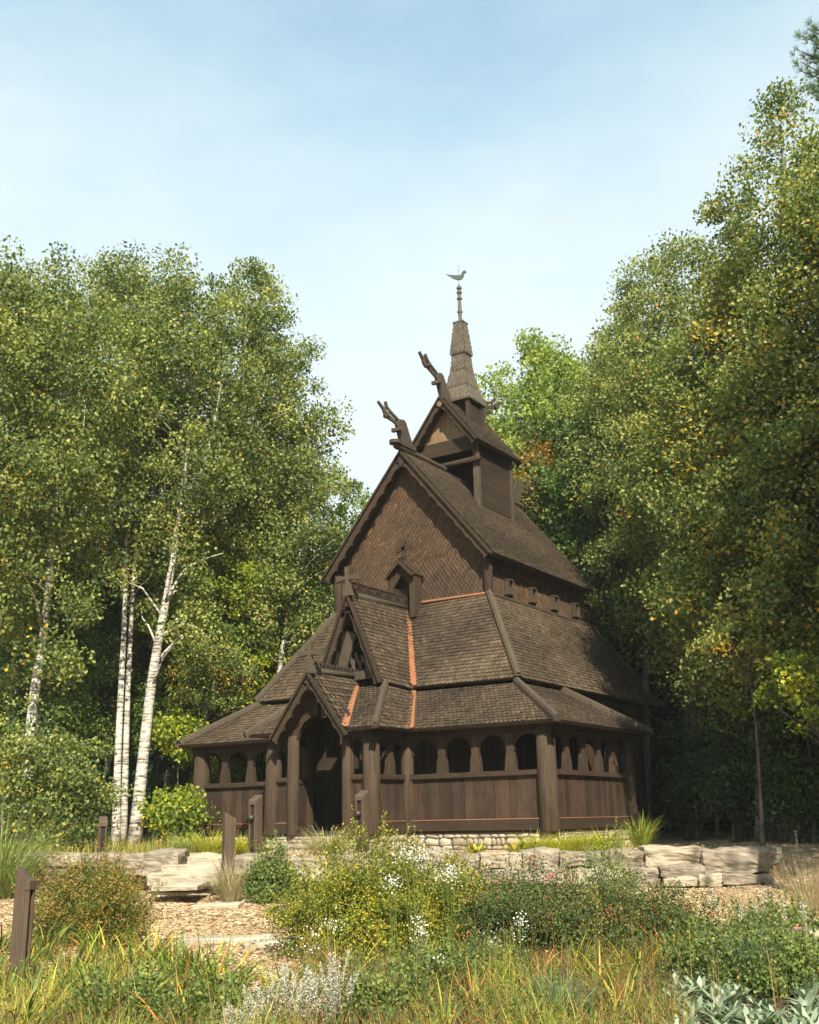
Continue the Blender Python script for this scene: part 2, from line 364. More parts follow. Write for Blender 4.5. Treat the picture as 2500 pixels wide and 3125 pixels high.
# arcaded walls of the gallery
def colonette(mb, c, d, z0=RZ, z1=2.14):
    prof = [(0, .135), (.10, .130), (.35, .115), (.55, .085), (.72, .066), (.86, .075), (1, .09)]
    d = np.array(d); nn = np.array([d[1], -d[0]]); V = []; n = len(prof)
    for t, w in prof:
        z = z0+(z1-z0)*t
        for s1, s2 in ((-1, 1), (1, 1), (1, -1), (-1, -1)): V.append((*(np.array(c)+d*w*s1+nn*s2*w*.62), z))
    F = [(i*4+k, i*4+(k+1) % 4, (i+1)*4+(k+1) % 4, (i+1)*4+k) for i in range(n-1) for k in range(4)]+[(3, 2, 1, 0), tuple((n-1)*4+k for k in range(4))]
    mb.add(V, F, random.uniform(.4, .7))
def wall_run(a, b, nbay, m_along, ends=(.1, .1)):
    a = np.array(a, float); b = np.array(b, float); L = np.linalg.norm(b-a); d = (b-a)/L; nn = np.array([d[1], -d[0]])
    p = MB().boards(a+d*.05, b-d*.05, .26, RZ-.10, .045, .19, .15, .85).build('parapet', M_PANEL, CH)
    MB().beam((*(a+nn*.02), .14), (*(b+nn*.02), .14), .10, .235, .35).build('sill_beam', m_along, p)
    MB().beam((*(a+nn*.05), .268), (*(b+nn*.05), .268), .05, .016).build('copper_flashing', M_COP, p)
    MB().beam((*(a+nn*.01), RZ-.045), (*(b+nn*.01), RZ-.045), .15, .115, .55).build('rail', m_along, p, bevel=.008)
    # arched head board
    ab = MB(); bw = L/nbay
    for i in range(nbay):
        up = []; lo = []
        x0, x1 = i*bw, (i+1)*bw; hw = bw/2-.115; c = (x0+x1)/2
        xs = [x0, c-hw-.001]+[c-hw*math.cos(math.pi*k/14) for k in range(15)]+[c+hw+.001, x1]
        for j, x in enumerate(xs):
            q = abs(x-c)
            z = 1.80+.335*math.sqrt(max(0, 1-(q/hw)**2)) if q < hw else 1.80
            if q >= hw: z = 1.76
            lo.append((x, z)); up.append((x, 2.42))
        m = len(xs); V = []
        for off in (.03, -.03):
            for Lq in (up, lo):
                for x, z in Lq: V.append((*(a+d*x+nn*off), z))
        Fc = []
        for k in range(m-1):
            Fc += [(k, m+k, m+k+1, k+1), (2*m+k, 2*m+k+1, 3*m+k+1, 3*m+k), (m+k, 3*m+k, 3*m+k+1, m+k+1)]
        ab.add(V, Fc, random.uniform(.1, .4))  # low tones put the eave's shadow into the board colour
    ab.beam((*(a+nn*.045), 2.26), (*(b+nn*.045), 2.26), .06, .14, .3)
    AB = ab.build('arcade_board', M_V, CH)
    for i in range(1, nbay):
        cb = MB(); colonette(cb, a+d*bw*i, d); cb.build('colonette', M_V, AB, bevel=.006)
wall_run((WB+.12, 0), (W1-.02, 0), 4, M_X)
wall_run((-W1+.02, 0), (-WB-.12, 0), 4, M_X)
wall_run((W1, .02), (W1, D1-.1), 5, M_Y)
wall_run((-W1, D1-.1), (-W1, .02), 5, M_Y)
wall_run((W1-.1, D1), (3.8, D1), 2, M_X)
wall_run((-3.8, D1), (-W1+.1, D1), 2, M_X)
wall_run((WB, -DB+.1), (WB, -.02), 2, M_Y)
wall_run((-WB, -.02), (-WB, -DB+.1), 2, M_Y)
wall_run((.80, -DB), (WB-.1, -DB), 1, M_X)
wall_run((-WB+.1, -DB), (-.80, -DB), 1, M_X)

def post(x, y, r, z0, z1, dx=0, dy=0, name='corner_post', m=None, parent=CH):
    mb = MB()
    mb.tube([(x, y, z0-.0), (x, y, z0+.03), (x+dx*.5, y+dy*.5, (z0+z1)/2), (x+dx, y+dy, z1)], [r*.93, r, r*.99, r*.93], 20, random.uniform(.4, .6), wob=.02)
    return mb.build(name, m or M_LOG, parent, smooth=True)
for sx in (-1, 1):
    post(sx*(W1-.02), -.02, .225, -.03, 2.40, -sx*.05, .05)
    post(sx*(W1-.02), D1, .20, -.03, 2.40, -sx*.05, -.05)
    post(sx*(WB-.0), -DB+.02, .205, -.03, 2.36, -sx*.03, .03, 'porch_post')
    post(sx*.82, -DB+.0, .15, -.03, 2.30, 0, 0, 'porch_column')
    post(sx*(WB+.04), .0, .16, -.03, 2.36, 0, 0, 'wall_post')

# bracing arch over the porch entrance
for sx in (-1, 1):
    A = [(sx*.98, 2.2), (sx*.95, 2.62), (sx*.70, 2.95), (sx*.35, 3.2), (sx*.05, 3.34)]
    B = [(sx*.68, 2.2), (sx*.62, 2.40), (sx*.45, 2.62), (sx*.25, 2.72), (sx*.05, 2.74)]
    MB().strip(A, B, 1, -DB-.05, -DB+.06, .5).build('arched_brace', M_X, CH)

# inner walls behind the gallery
iw = MB()
iw.boards((-3.75, 1.35), (-.62, 1.35), .05, 3.5, .05, .24).boards((.62, 1.35), (3.75, 1.35), .05, 3.5, .05, .24)
iw.boards((-.62, 1.36), (.62, 1.36), 2.15, 3.5, .05, .24)
iw.boards((3.75, 1.35), (3.75, 10.2), -.3, 3.5, .05, .24).boards((-3.75, 10.2), (-3.75, 1.35), -.3, 3.5, .05, .24)
iw.boards((3.75, 10.2), (-3.75, 10.2), -.3, 3.5, .05, .3)
IW = iw.build('aisle_wall', M_V, CH)
dr = MB().boards((-.5, 1.42), (.5, 1.42), .05, 2.05, .05, .2).build('door', M_PANEL, IW)
MB().ball((.36, 1.37, 1.0), .045).build('handle', M_IRON, dr)
for sx in (-1, 1):
    MB().box(sx*.62-.13, sx*.62+.13, 1.18, 1.36, .03, 2.3, .6).build('door_jamb', M_V, IW, bevel=.02)
if 0: MB().strip([(.8*math.cos(t), 2.25+.55*math.sin(t)) for t in np.linspace(0, math.pi, 13)], [(.5*math.cos(t), 2.0+.4*math.sin(t)) for t in np.linspace(0, math.pi, 13)], 1, 1.2, 1.36).build('door_arch', M_V, IW)
for i in range(4):
    y = 2.3+i*.78
    MB().box(3.76, 3.84, y-.16, y+.16, .05, 2.3, .6).build('wall_plank', M_V, IW); MB().box(-3.84, -3.76, y-.16, y+.16, .05, 2.3, .6).build('wall_plank', M_V, IW)

# ---- lower (gallery) roof
def roof_face(mb, BL, BR, TR, TL, th=.07, **k):
    mb.slab([BL, BR, TR, TL] if np.linalg.norm(np.array(TL)-np.array(TR)) > 1e-4 else [BL, BR, TR], th, .3)
    mb.shingles(BL, BR, TR, TL, **k)
def sh_tone(scale=1.1, amp=.5, base=.5, seed=0.):
    def g(P):
        v = math.sin(P[0]*scale*1.7+seed)+math.sin(P[1]*scale*1.3+P[2]*scale*2.1+seed*2)+math.sin((P[0]-P[2])*scale*3.1+seed)
        return min(1, max(0, base+amp*v/5+random.gauss(0, .17)))
    return g
E1 = W1+EV
ix, iy, iz = 4.05, 1.0, 3.42       # inner edge of the gallery roof
px_, py_, pz_ = 1.05, -.2, 3.50    # inner corner under the dormer
BE = WB+EV; YB = -DB-EV
g = MB()
for s in (1, -1):
    A = lambda x, y, z: (s*x, y, z)
    def face(P, **k):
        P = [A(*q) for q in P]
        if s < 0: P = [P[1], P[0], P[3], P[2]]
        roof_face(g, *P, **k)
    kw = dict(tones=sh_tone(.9, .5, .47, 1.0))
    face([(BE, -EV, HE), (E1, -EV, HE), (ix, iy, iz), (px_+.05, iy, iz)], **kw)
    face([(E1, -EV, HE), (E1, D1+EV, HE), (ix, D1-1.2, iz), (ix, iy, iz)], **kw)
    face([(E1, D1+EV, HE), (3.7, D1+EV, HE), (3.7, D1-1.2, iz+.1), (ix, D1-1.2, iz)], **kw)
    face([(BE, YB, HE), (BE, -EV, HE), (px_+.05, iy, iz), (px_, py_, pz_)], tones=sh_tone(.9, .5, .58, 2.0))
    face([(1.05, YB, HE), (BE, YB, HE), (px_, py_, pz_), (.19, py_, pz_)], tones=sh_tone(.9, .5, .55, 3.0))
GR = g.build('gallery_roof', M_SH, CH)
def hip(a, b, w=.17, h=.085, name='hip_board', parent=GR, ext=.12, m=None):
    a = np.array(a, float); b = np.array(b, float); d = (b-a)/np.linalg.norm(b-a)
    a = a-d*ext; mb = MB()
    up = np.array([0, 0, 1.])
    mb.beam(a+up*.055, b+up*.055, w, h, .5)
    side = np.cross(d, up); side /= np.linalg.norm(side)
    mb.tube([a+up*.11, b+up*.11], [w*.42, w*.36], 10, .55)
    return mb.build(name, m or M_GREYW, parent)
for s in (1, -1):
    hip((s*E1, -EV, HE), (s*ix, iy, iz)); hip((s*E1, D1+EV, HE), (s*ix, D1-1.2, iz))
    hip((s*BE, YB, HE), (s*px_, py_, pz_), .15)
def valley(a, b, w, name='copper_valley', parent=GR, na=None, nb=None, lift=.045):
    """a folded copper strip lying in the valley a-b with toothed edges; na, nb run up into each roof face"""
    a = np.array(a, float); b = np.array(b, float); mb = MB(); n = 26
    for side in (na, nb):
        side = np.array(side, float); side /= np.linalg.norm(side)
        cen = []; edge = []
        for i in range(2*n+1):
            t = i/(2*n); c = a+(b-a)*t; ww = w*(1-.45*t)*(1.0 if i % 2 else .62)
            cen.append(c+np.array([0, 0, lift])); edge.append(c+side*ww+np.array([0, 0, lift+.012]))
        V = cen+edge; m = len(cen)
        mb.add(V, [(i, i+1, m+i+1, m+i) for i in range(m-1)], random.uniform(.3, .7))
    return mb.build(name, M_COP, parent)
for s in (1, -1):
    valley((s*BE, -EV-.03, HE), (s*(px_+.05), iy, iz), .15, na=(s*1, 0, .0), nb=(-s*.15, -1, 0.16))
    valley((s*1.06, YB-.03, HE), (s*.19, py_, pz_), .13, na=(s*1, 0, 0), nb=(-s*.25, -1, .28))

# ---- ornamental barge boards for a gable
def barge(apex, end, y0, y1, n=6, w0=.10, w1=.24, parent=None, name='bargeboard', wt=None, m=None, apexw=None):
    ax, az = apex; ex, ez = end
    d = np.array([ex-ax, ez-az]); L = np.linalg.norm(d); d /= L
    inn = np.array([-d[1], d[0]]) if (ex-ax) < 0 else np.array([d[1], -d[0]])
    if inn[1] > 0: inn = -inn
    A = []; B = []
    for k in range(n):
        for s_ in (0.0, .10, .3, .5, .7, .86, .93, .94, 1.0):
            t = (k+s_)/n*.985
            ww = w1*.84+(w1*.16)*abs(2*min(s_/.93, 1)-1)**2.2
            if s_ == .94: ww = w1*1.18
            if s_ == 1.0 and k < n-1: ww = w1*.95
            if k == 0 and s_ < .3: ww = w1*(1.9-1.1*s_/.3)
            p = np.array([ax, az])+d*L*t
            q = p+inn*ww
            if (q[0]-ax)*(ex-ax) < 0: q = p+np.array([0, -1.])*ww*1.1; q[0] = ax if k == 0 and s_ == 0 else q[0]
            A.append(tuple(p)); B.append(tuple(q))
    mb = MB().strip(A, B, 1, y0, y1, .6)
    # moulding along the top edge
    mb.beam((ax, y0-.03, az-.01), (ex, y0-.03, ez-.01), .06, .075, .35, up=(0, 1, 0))
    return mb.build(name, m or M_X, parent)

def gable_roof(name, ap, zr, yf, yb, ez, ex, tones, flare=0, th=.10, parent=CH, e=.115, w=.12):
    mb = MB()
    for s in (1, -1):
        P = [(s*ex, yf, ez), (s*ex, yb, ez), (0, yb, zr), (0, yf, zr)]
        if s < 0: P = [P[1], P[0], P[3], P[2]]
        mb.slab(P, th, .3); mb.shingles(*P, tones=tones, e=e, w=w)
    return mb.build(name, M_SH, parent)

# porch gable
pr_ = MB()
for s in (1, -1):
    P = [(s*1.12, -1.86, 2.23), (s*1.06, -1.84, 2.30), (0, .12, 3.75), (0, -1.86, 3.74)]
    if s < 0: P = [P[1], P[0], P[3], P[2]]
    pr_.slab([P[0], P[1], P[2], P[3]], .07, .3)
    # courses run along the ridge direction
    n = 16
    for r in range(n):
        t = r/n
        xe = 1.12*(1-t); z = 2.26+(3.74-2.26)*t
        yb_ = -1.84+(t)*1.98
        x = -1.87
        k = 0
        while x < yb_:
            y0 = x+(.055 if r % 2 else 0)*(1 if k == 0 else 1); 
            ww = .11
            a = y0; b = min(y0+ww-.004, yb_)
            if b-a > .03:
                dz = (3.74-2.26)/n; dx = 1.12/n
                nrm = np.array([s*.797, 0, .604])
                hb = .036*random.uniform(.9, 1.25); V = []
                for fx, fy in [(0, .3), (.18, .06), (.5, -.06), (.82, .06), (1, .3)]:
                    yy = a+(b-a)*fx
                    V.append(np.array([s*(xe-dx*fy), yy, z+dz*fy])+nrm*hb)
                bk = [p-nrm*.016 for p in V]
                T = [np.array([s*(xe-dx*1.25), b, z+dz*1.25])+nrm*.01, np.array([s*(xe-dx*1.25), a, z+dz*1.25])+nrm*.01]
                pr_.add(V+bk+T, [(0, 1, 2, 3, 4, 10, 11)]+[(i, i+5, i+6, i+1) for i in range(4)], min(1, max(0, random.gauss(.55, .2))))
            x = y0+ww-(.055 if (r % 2 and k == 0) else 0)+(.055 if (r % 2 and k == 0) else 0) if k else y0+ww
            k += 1
PR = pr_.build('porch_roof', M_SH, CH)
for s in (1, -1):
    barge((0, 3.73), (s*1.15, 2.20), -1.95, -1.89, 5, .10, .19, PR)
MB().tube([(0, -1.98, 3.80), (0, .25, 3.82)], [.075, .07], 12, .4).build('ridge_log', M_GREYW, PR, smooth=True)
cr = MB()
for i in range(13):
    y = -1.72+i*.145
    for q in (1, -1):
        pts = [(.0+q*.012, y+.145*(k/6), 3.90+.075*math.sin(math.pi*k/6)*(1 if q > 0 else 1)+.05*(k/6 if q > 0 else 1-k/6)) for k in range(7)]
        cr.tube(pts, [.019]*7, 5, .4)
cr.beam((0, -1.75, 3.875), (0, .16, 3.885), .05, .03)
cr.build('cresting', M_X, PR)
def cross(cx, y, zb, zc, zt, arm, parent, sc=1.0):
    mb = MB()
    mb.plate([(cx-.15*sc, zb), (cx+.15*sc, zb), (cx+.075*sc, zb+.30), (cx+.05*sc, zc-.08), (cx+.05*sc, zc+.08), (cx+.085*sc, zt), (cx-.085*sc, zt), (cx-.05*sc, zc+.08), (cx-.05*sc, zc-.08), (cx-.075*sc, zb+.30)], 1, y-.06, y+.06, .6)
    for q in (1, -1):
        mb.plate([(cx, zc-.045), (cx+q*arm*.5, zc-.06), (cx+q*arm, zc-.095), (cx+q*arm, zc+.095), (cx+q*arm*.5, zc+.06), (cx, zc+.045)][::q], 1, y-.045, y+.045, .5)
    return mb.build('cross', M_GREYW, parent, bevel=.006)
cross(.03, -1.92, 3.70, 4.20, 4.48, .37, PR)

# ---- aisle roof
X2, Y2, Z2, Y2b = 4.12, .97, 3.54, 10.57
X3, Y3, Z3b, Y3b = 2.52, 2.59, 6.08, 9.12
a2 = MB()
tf = sh_tone(.7, .7, .52, 4.2)
roof_face(a2, (-X2, Y2, Z2), (-1.0, Y2, Z2), (-.0, 2.52, 5.97), (-X3, Y3, Z3b), tones=tf)
roof_face(a2, (1.0, Y2, Z2), (X2, Y2, Z2), (X3, Y3, Z3b), (0, 2.52, 5.97), tones=tf)
roof_face(a2, (X2, Y2, Z2), (X2, Y2b, Z2), (X3, Y3b, Z3b), (X3, Y3, Z3b), tones=sh_tone(.5, .6, .5, .3))
roof_face(a2, (-X2, Y2b, Z2), (-X2, Y2, Z2), (-X3, Y3, Z3b), (-X3, Y3b, Z3b), tones=tf)
roof_face(a2, (X2, Y2b, Z2), (-X2, Y2b, Z2), (-X3, Y3b, Z3b), (X3, Y3b, Z3b), tones=tf)
AR = a2.build('aisle_roof', M_SH, CH)
for s in (1, -1):
    hip((s*X2, Y2, Z2), (s*X3, Y3, Z3b), .17, parent=AR, ext=.05); hip((s*X2, Y2b, Z2), (s*X3, Y3b, Z3b), .17, parent=AR, ext=.05)
    valley((s*1.12, Y2-.03, Z2+.01), (0, 2.49, 5.93), .14, parent=AR, na=(s*1, 0, 0), nb=(-s*.1, -1, .35))
MB().box(-X3-.05, X3+.05, Y3-.09, Y3-.03, Z3b-.02, Z3b+.03).build('copper_flashing', M_COP, AR)
for s in (1, -1): MB().box(s*(X3+.06)-.03, s*(X3+.06)+.03, Y3, Y3b, Z3b-.03, Z3b+.02, .6).build('flashing_board', M_GREYW, AR)

# dormer standing on the aisle roof
dm = MB()
for s in (1, -1):
    P = [(s*.97, -.27, 3.60), (s*1.10, .97, 3.50), (0, 2.48, 5.93), (0, -.27, 5.93)]
    if s < 0: P = [P[1], P[0], P[3], P[2]]
    dm.slab(P, .06, .3); dm.shingles(*P, tones=sh_tone(.9, .5, .5, 7.1))
DM = dm.build('dormer_roof', M_SH, CH)
for s in (1, -1):
    barge((0, 5.93), (s*1.0, 3.56), -.36, -.29, 5, .10, .18, DM)
MB().tube([(0, -.36, 5.92), (0, 2.56, 5.93)], [.085, .085], 12, .4).build('ridge_log', M_GREYW, DM, smooth=True)
cb = MB().box(-.03, .03, -.20, 2.56, 6.0, 6.26, .4)
for q in (1, -1):
    for z in (6.015, 6.245): cb.box(q*.03-.012, q*.03+.018 if q > 0 else q*.03+.012, -.20, 2.56, z-.015, z+.015, .6)
    for i in range(6):
        y = -.14+i*.45
        cb.beam((q*.034, y, 6.03), (q*.034, y+.225, 6.23), .02, .022, .6, up=(1, 0, 0)); cb.beam((q*.034, y+.225, 6.23), (q*.034, y+.45, 6.03), .02, .022, .6, up=(1, 0, 0))
        for a_ in range(4):
            cb.ball((q*.035, y+.225+.05*math.cos(a_*1.57), 6.11+.05*math.sin(a_*1.57)), .028, 6, 4, .2)
cb.build('cresting', M_Y, DM)
cross(.04, -.38, 5.84, 6.31, 6.60, .37, DM)
# lattice and slanted board in the dormer opening
lt = MB()
lt.slab([(-.95, .55, 3.5), (.95, .55, 3.5), (.08, .55, 5.7), (-.08, .55, 5.7)], .05, .05)  # dark toned panel stands in for the dormer's unlit inside
lt.build('dormer_dark_panel', M_V, CH)
lt = MB()
lt.box(-.62, .80, -.12, -.02, 3.72, 3.93, .5)
lt.beam((-.45, -.05, 3.9), (-.08, -.05, 4.95), .30, .06, .5, up=(0, 1, 0))
for i in range(3):
    lt.beam((-.05+i*.22, .06, 3.92), (-.05+i*.22-.24, .06, 4.55-i*.1), .075, .03, .75, up=(0, 1, 0)); lt.beam((-.22+i*.22, .10, 3.92), (-.22+i*.22+.20, .10, 4.45-i*.12), .075, .03, .7, up=(0, 1, 0))
lt.build('lattice', M_GREYW, DM)

# ---- nave walls and roof
def wtone(P):
    v = math.sin(P[0]*2.1+P[2]*1.3)+math.sin(P[2]*2.7-P[0]*1.1+1)
    return min(1, max(0, .47+.045*v+random.gauss(0, .10)))
nw = MB()
nw.box(-X3+.12, X3-.12, Y3+.13, Y3b-.02, 5.7, 7.0, .3)
nw.plate([(-X3+.05, 7.0), (X3-.05, 7.0), (X3-.05, 7.3), (0, 10.25), (-X3+.05, 7.3)], 1, Y3+.12, Y3+.22, .3)
nw.plate([(-X3+.05, 7.0), (X3-.05, 7.0), (X3-.05, 7.3), (0, 10.25), (-X3+.05, 7.3)], 1, Y3b-.12, Y3b-.02, .3)
YW = Y3+.10
nw.shingles((-X3+.08, YW, 6.06), (X3-.08, YW, 6.06), (X3-.08, YW, 7.30), (-X3+.08, YW, 7.30), w=.125, e=.0886, shape='point', tones=wtone, over=True)
nw.shingles((-X3+.08, YW, 7.30), (X3-.08, YW, 7.30), (0, YW, 10.3), (0, YW, 10.3), w=.125, e=.09, shape='point', tones=wtone)
for s in (1, -1):
    P = [(s*(X3-.09), Y3+.05, 6.06), (s*(X3-.09), Y3b-.05, 6.06), (s*(X3-.09), Y3b-.05, 7.25), (s*(X3-.09), Y3+.05, 7.25)]
    if s < 0: P = [P[1], P[0], P[3], P[2]]
    nw.shingles(*P, w=.125, e=.09, shape='point', tones=lambda P: min(1, max(0, random.gauss(.5, .15))))
NW = nw.build('nave_wall', M_SHW, CH)
for sx in (1, -1):
    post(sx*(X3-.01), Y3+.03, .13, 6.03, 7.35, 0, 0, 'corner_post', M_V); post(sx*(X3-.01), Y3b-.03, .12, 6.03, 7.35, 0, 0, 'corner_post')
ER, ZR, AP = 2.83, 7.10, 10.53
NR = gable_roof('nave_roof', 0, AP, 2.34, 9.45, ZR, ER, sh_tone(.6, .5, .50, 2.2))
for s in (1, -1):
    barge((0, AP-.02), (s*(ER+.0), ZR-.03), 2.26, 2.33, 10, .12, .23, NR)
    barge((0, AP-.02), (s*(ER+.0), ZR-.03), 9.46, 9.53, 10, .12, .23, NR)
    MB().beam((s*(X3+.08), Y3, 7.22), (s*(X3+.08), Y3b, 7.22), .10, .16, .2).build('wall_plate', M_Y, NR)
MB().tube([(0, 2.02, 10.62), (0, 4.7, 10.60)], [.10, .09], 12, .4).box(-.13, .13, 2.1, 2.9, 10.66, 10.76, .4).build('ridge_log', M_GREYW, NR)
MB().tube([(0, 7.1, 10.60), (0, 9.75, 10.62)], [.09, .10], 12, .4).build('ridge_log', M_GREYW, NR)
MB().tube([(0, 1.98, 10.66), (0, 1.98, 10.76)], [.17, .17], 16, .4).build('ridge_cap', M_GREYW, NR)
# little box windows in the clerestory
for y in (3.75, 5.18, 6.62, 8.1):
    for s in (1, -1):
        x0, x1 = s*(X3-.10), s*(X3+.10); xa, xb = min(x0, x1), max(x0, x1)
        w_ = MB().box(xa, xb, y-.155, y-.12, 6.24, 6.60, .75).box(xa, xb, y+.12, y+.155, 6.24, 6.60, .95)
        w_.box(xa, xb, y-.17, y+.17, 6.20, 6.239, .8).strip([(y+.17*math.cos(t), 6.60+.06*math.sin(t)) for t in np.linspace(0, math.pi, 9)], [(y+.15*math.cos(t), 6.57+.04*math.sin(t)) for t in np.linspace(0, math.pi, 9)], 0, xa, xb, .6)
        wo = w_.build('box_window', M_LOG, NW)
        MB().box(s*(X3-.05)-.01, s*(X3-.05)+.01, y-.12, y+.12, 6.24, 6.60, 0).build('dark_window_plate', M_IRON, wo)  # dark plate in place of the opening's unlit depth

# small shrine on the front gable
sh = MB()
for s in (1, -1):
    P = [(s*.47, 2.08, 6.80), (s*.47, 2.60, 6.80), (0, 2.60, 7.27), (0, 2.08, 7.27)]
    if s < 0: P = [P[1], P[0], P[3], P[2]]
    sh.slab(P, .05, .3); sh.shingles(*P, w=.085, e=.085, tones=lambda P: random.gauss(.5, .15))
SR = sh.build('shrine_roof', M_SH, CH)
for s in (1, -1):
    MB().strip([(0, 7.26), (s*.49, 6.77)], [(0, 7.15), (s*.43, 6.74)], 1, 2.02, 2.075, .5).build('bargeboard', M_X, SR)
    MB().box(s*.36-.09, s*.36+.09, 2.16, 2.50, 5.62, 6.86, .6).build('shrine_jamb', M_V, SR, bevel=.01)
MB().strip([(-.28, 6.86), (0, 7.1), (.28, 6.86)], [(-.28, 6.5), (0, 6.86), (.28, 6.5)], 1, 2.2, 2.28, .5).build('arch', M_V, SR)
MB().box(-.28, .28, 2.44, 2.50, 5.75, 7.0, 0).build('shrine_back', M_V, SR)
# flat cross on the gable above it
fc = MB()
for (ax, az) in ((1, 0), (-1, 0), (0, 1), (0, -1)):
    c0 = (0.02, 7.62)
    q = np.array([ax, az], float); p = np.array([-az, ax], float)
    P = [c0+q*.0-p*.05, c0+q*.25-p*.10, c0+q*.25+p*.10, c0+q*.0+p*.05]
    fc.plate([tuple(v) for v in P], 1, 2.26, 2.32, .5)
fc.box(-.04, .08, 2.265, 2.315, 7.55, 7.69, .5)
fc.build('gable_cross', M_V, SR)

# ---- bell turret
ta, tb = 5.0, 7.1
TW = .96
tw = MB()
tw.box(-TW+.04, TW-.04, tb-.03, tb, 10.0, 11.5, .2).plate([(-.9, 11.5), (.9, 11.5), (0, 12.68)], 1, tb-.03, tb, .2).box(-.93, .93, ta+.02, tb, 11.5, 11.54, .2)  # back boarding and ceiling added to shut out sky and darken the inside
for s in (1, -1):
    z = 9.40; tws = MB()
    while z < 11.35:
        h = .22; tws.box(s*TW-.03, s*TW+.03, ta+.02, tb, z+.003, min(z+h, 11.4), random.uniform(.1, .7)); z += h
    tws.build('turret_side_wall', M_Y, CH)
TW_ = tw.build('turret_backing', M_Y, CH)
for s in (1, -1):
    MB().beam((s*TW, ta, 9.28), (s*TW, ta, 11.4), .18, .16, .6, up=(0, 1, 0)).build('turret_post', M_GREYW, CH, bevel=.012)
    MB().beam((s*TW, tb+.06, 9.1), (s*TW, tb+.06, 11.4), .16, .16, .5, up=(0, 1, 0)).build('turret_post', M_GREYW, CH, bevel=.012)
MB().box(-1.08, .99, ta-.11, ta+.03, 11.13, 11.60, .55).build('gable_beam', M_X, CH, bevel=.012)
MB().tube([(-1.14, ta-.15, 10.76), (1.16, ta-.15, 10.79)], [.085, .09], 10, .5).build('cross_beam', M_X, CH, smooth=True)
MB().tube([(-1.0, tb, 10.9), (1.0, tb, 10.9)], [.085, .09], 10, .5).box(-1, 1, tb, tb+.1, 11.3, 11.7).build('cross_beam', M_X, CH)
gb = MB()
x = -1.02
while x < 1.0:
    w_ = random.uniform(.16, .24); x2 = min(x+w_, 1.02)
    t0 = 12.72-abs(x)*1.08; t1 = 12.72-abs(x2)*1.08
    P = [(x+.002, 11.60), (x2-.002, 11.60), (x2-.002, t1), (x+.002, t0)]
    if x < 0 < x2: P.insert(3, (0, 12.72))
    gb.plate(P, 1, ta-.06+random.uniform(0, .008), ta, random.uniform(.3, .8)); x = x2
GB = gb.build('gable_boarding', M_PALE, CH)
for (hx, hz) in ((-.24, 11.98), (.28, 12.02)):
    MB().tube([(hx, ta-.072, hz), (hx, ta-.06, hz)], [.045, .045], 14, 0).build('bore_hole', M_IRON, GB)
TR = gable_roof('turret_roof', 0, 12.95, 4.62, 7.42, 11.32, 1.25, sh_tone(.8, .4, .5, 5.5))
for s in (1, -1):
    barge((0, 12.93), (s*1.26, 11.29), 4.54, 4.61, 5, .10, .19, TR); barge((0, 12.93), (s*1.26, 11.29), 7.43, 7.5, 5, .10, .19, TR)
MB().tube([(0, 4.50, 12.70), (0, 5.3, 12.72)], [.095, .09], 18, .45).build('ridge_log', M_PALE, TR)

# ---- spire
sb = MB(); cy0 = 5.98
for s in (1, -1):
    for q in (1, -1):
        sb.box(s*.42-.06, s*.42+.06, cy0+q*.42-.06, cy0+q*.42+.06, 12.2, 13.3, .6)
sb.box(.40, .44, cy0-.36, cy0+.36, 12.3, 13.0, .3); sb.box(-.44, -.40, cy0-.36, cy0+.36, 12.3, 13.0, .3); sb.box(-.36, .36, cy0+.40, cy0+.44, 12.4, 13.2, .1); sb.box(-.36, .36, cy0-.30, cy0-.26, 12.4, 13.3, 0)
sb.build('spire_base', M_V, CH)
sp = MB()
def frus(mb, z0, h0, z1, h1, skirt=False):
    C = [(-1, -1), (1, -1), (1, 1), (-1, 1)]
    for i in range(4):
        a, b = C[i], C[(i+1) % 4]
        BL = (a[0]*h0, cy0+a[1]*h0, z0); BR = (b[0]*h0, cy0+b[1]*h0, z0); TRp = (b[0]*h1, cy0+b[1]*h1, z1); TLp = (a[0]*h1, cy0+a[1]*h1, z1)
        mb.slab([BL, BR, TRp, TLp], .03, .3)
        mb.shingles(BL, BR, TRp, TLp, w=.12, e=.085, shape='point', lo=.3, hi=.7, th=.016, lift=.012)
frus(sp, 13.10, .54, 13.62, .385); frus(sp, 13.62, .385, 14.22, .265); frus(sp, 14.22, .265, 14.98, .20)
frus(sp, 14.84, .262, 16.0, .145)
SP = sp.build('spire', M_SHS, CH)
MB().slab([(-.19, cy0-.19, 16.03), (.19, cy0-.19, 16.03), (.19, cy0+.19, 16.03), (-.19, cy0+.19, 16.03)], .05).build('cap', M_VERD, SP)
FN = MB().tube([(0, cy0, z) for z in (16.02, 16.2, 16.38, 16.40, 16.44, 16.46, 16.86, 16.88, 16.93, 16.95, 17.08, 17.10, 17.15, 17.17, 17.24, 17.26, 17.31, 17.33, 17.40)],
                [.05, .058, .066, .085, .085, .066, .052, .08, .08, .052, .056, .085, .085, .056, .056, .082, .082, .05, .04], 14, .6).build('finial', M_SHS, SP, smooth=False)
for z in (16.42, 16.905, 17.125, 17.285): MB().tube([(0, cy0, z-.028), (0, cy0, z+.028)], [.088, .088], 14).build('copper_band', M_VERD, FN)
MB().tube([(0, cy0, 17.38), (0, cy0, 18.15)], [.011, .007], 6).build('vane_rod', M_IRON, SP)
bird = [(-.50, 17.96), (-.22, 17.70), (-.05, 17.60), (.07, 17.58), (.16, 17.62), (.20, 17.72), (.21, 17.77), (.30, 17.785), (.29, 17.83), (.24, 17.87), (.17, 17.86), (.13, 17.81), (.10, 17.75), (.0, 17.765), (-.12, 17.80), (-.30, 17.87)]
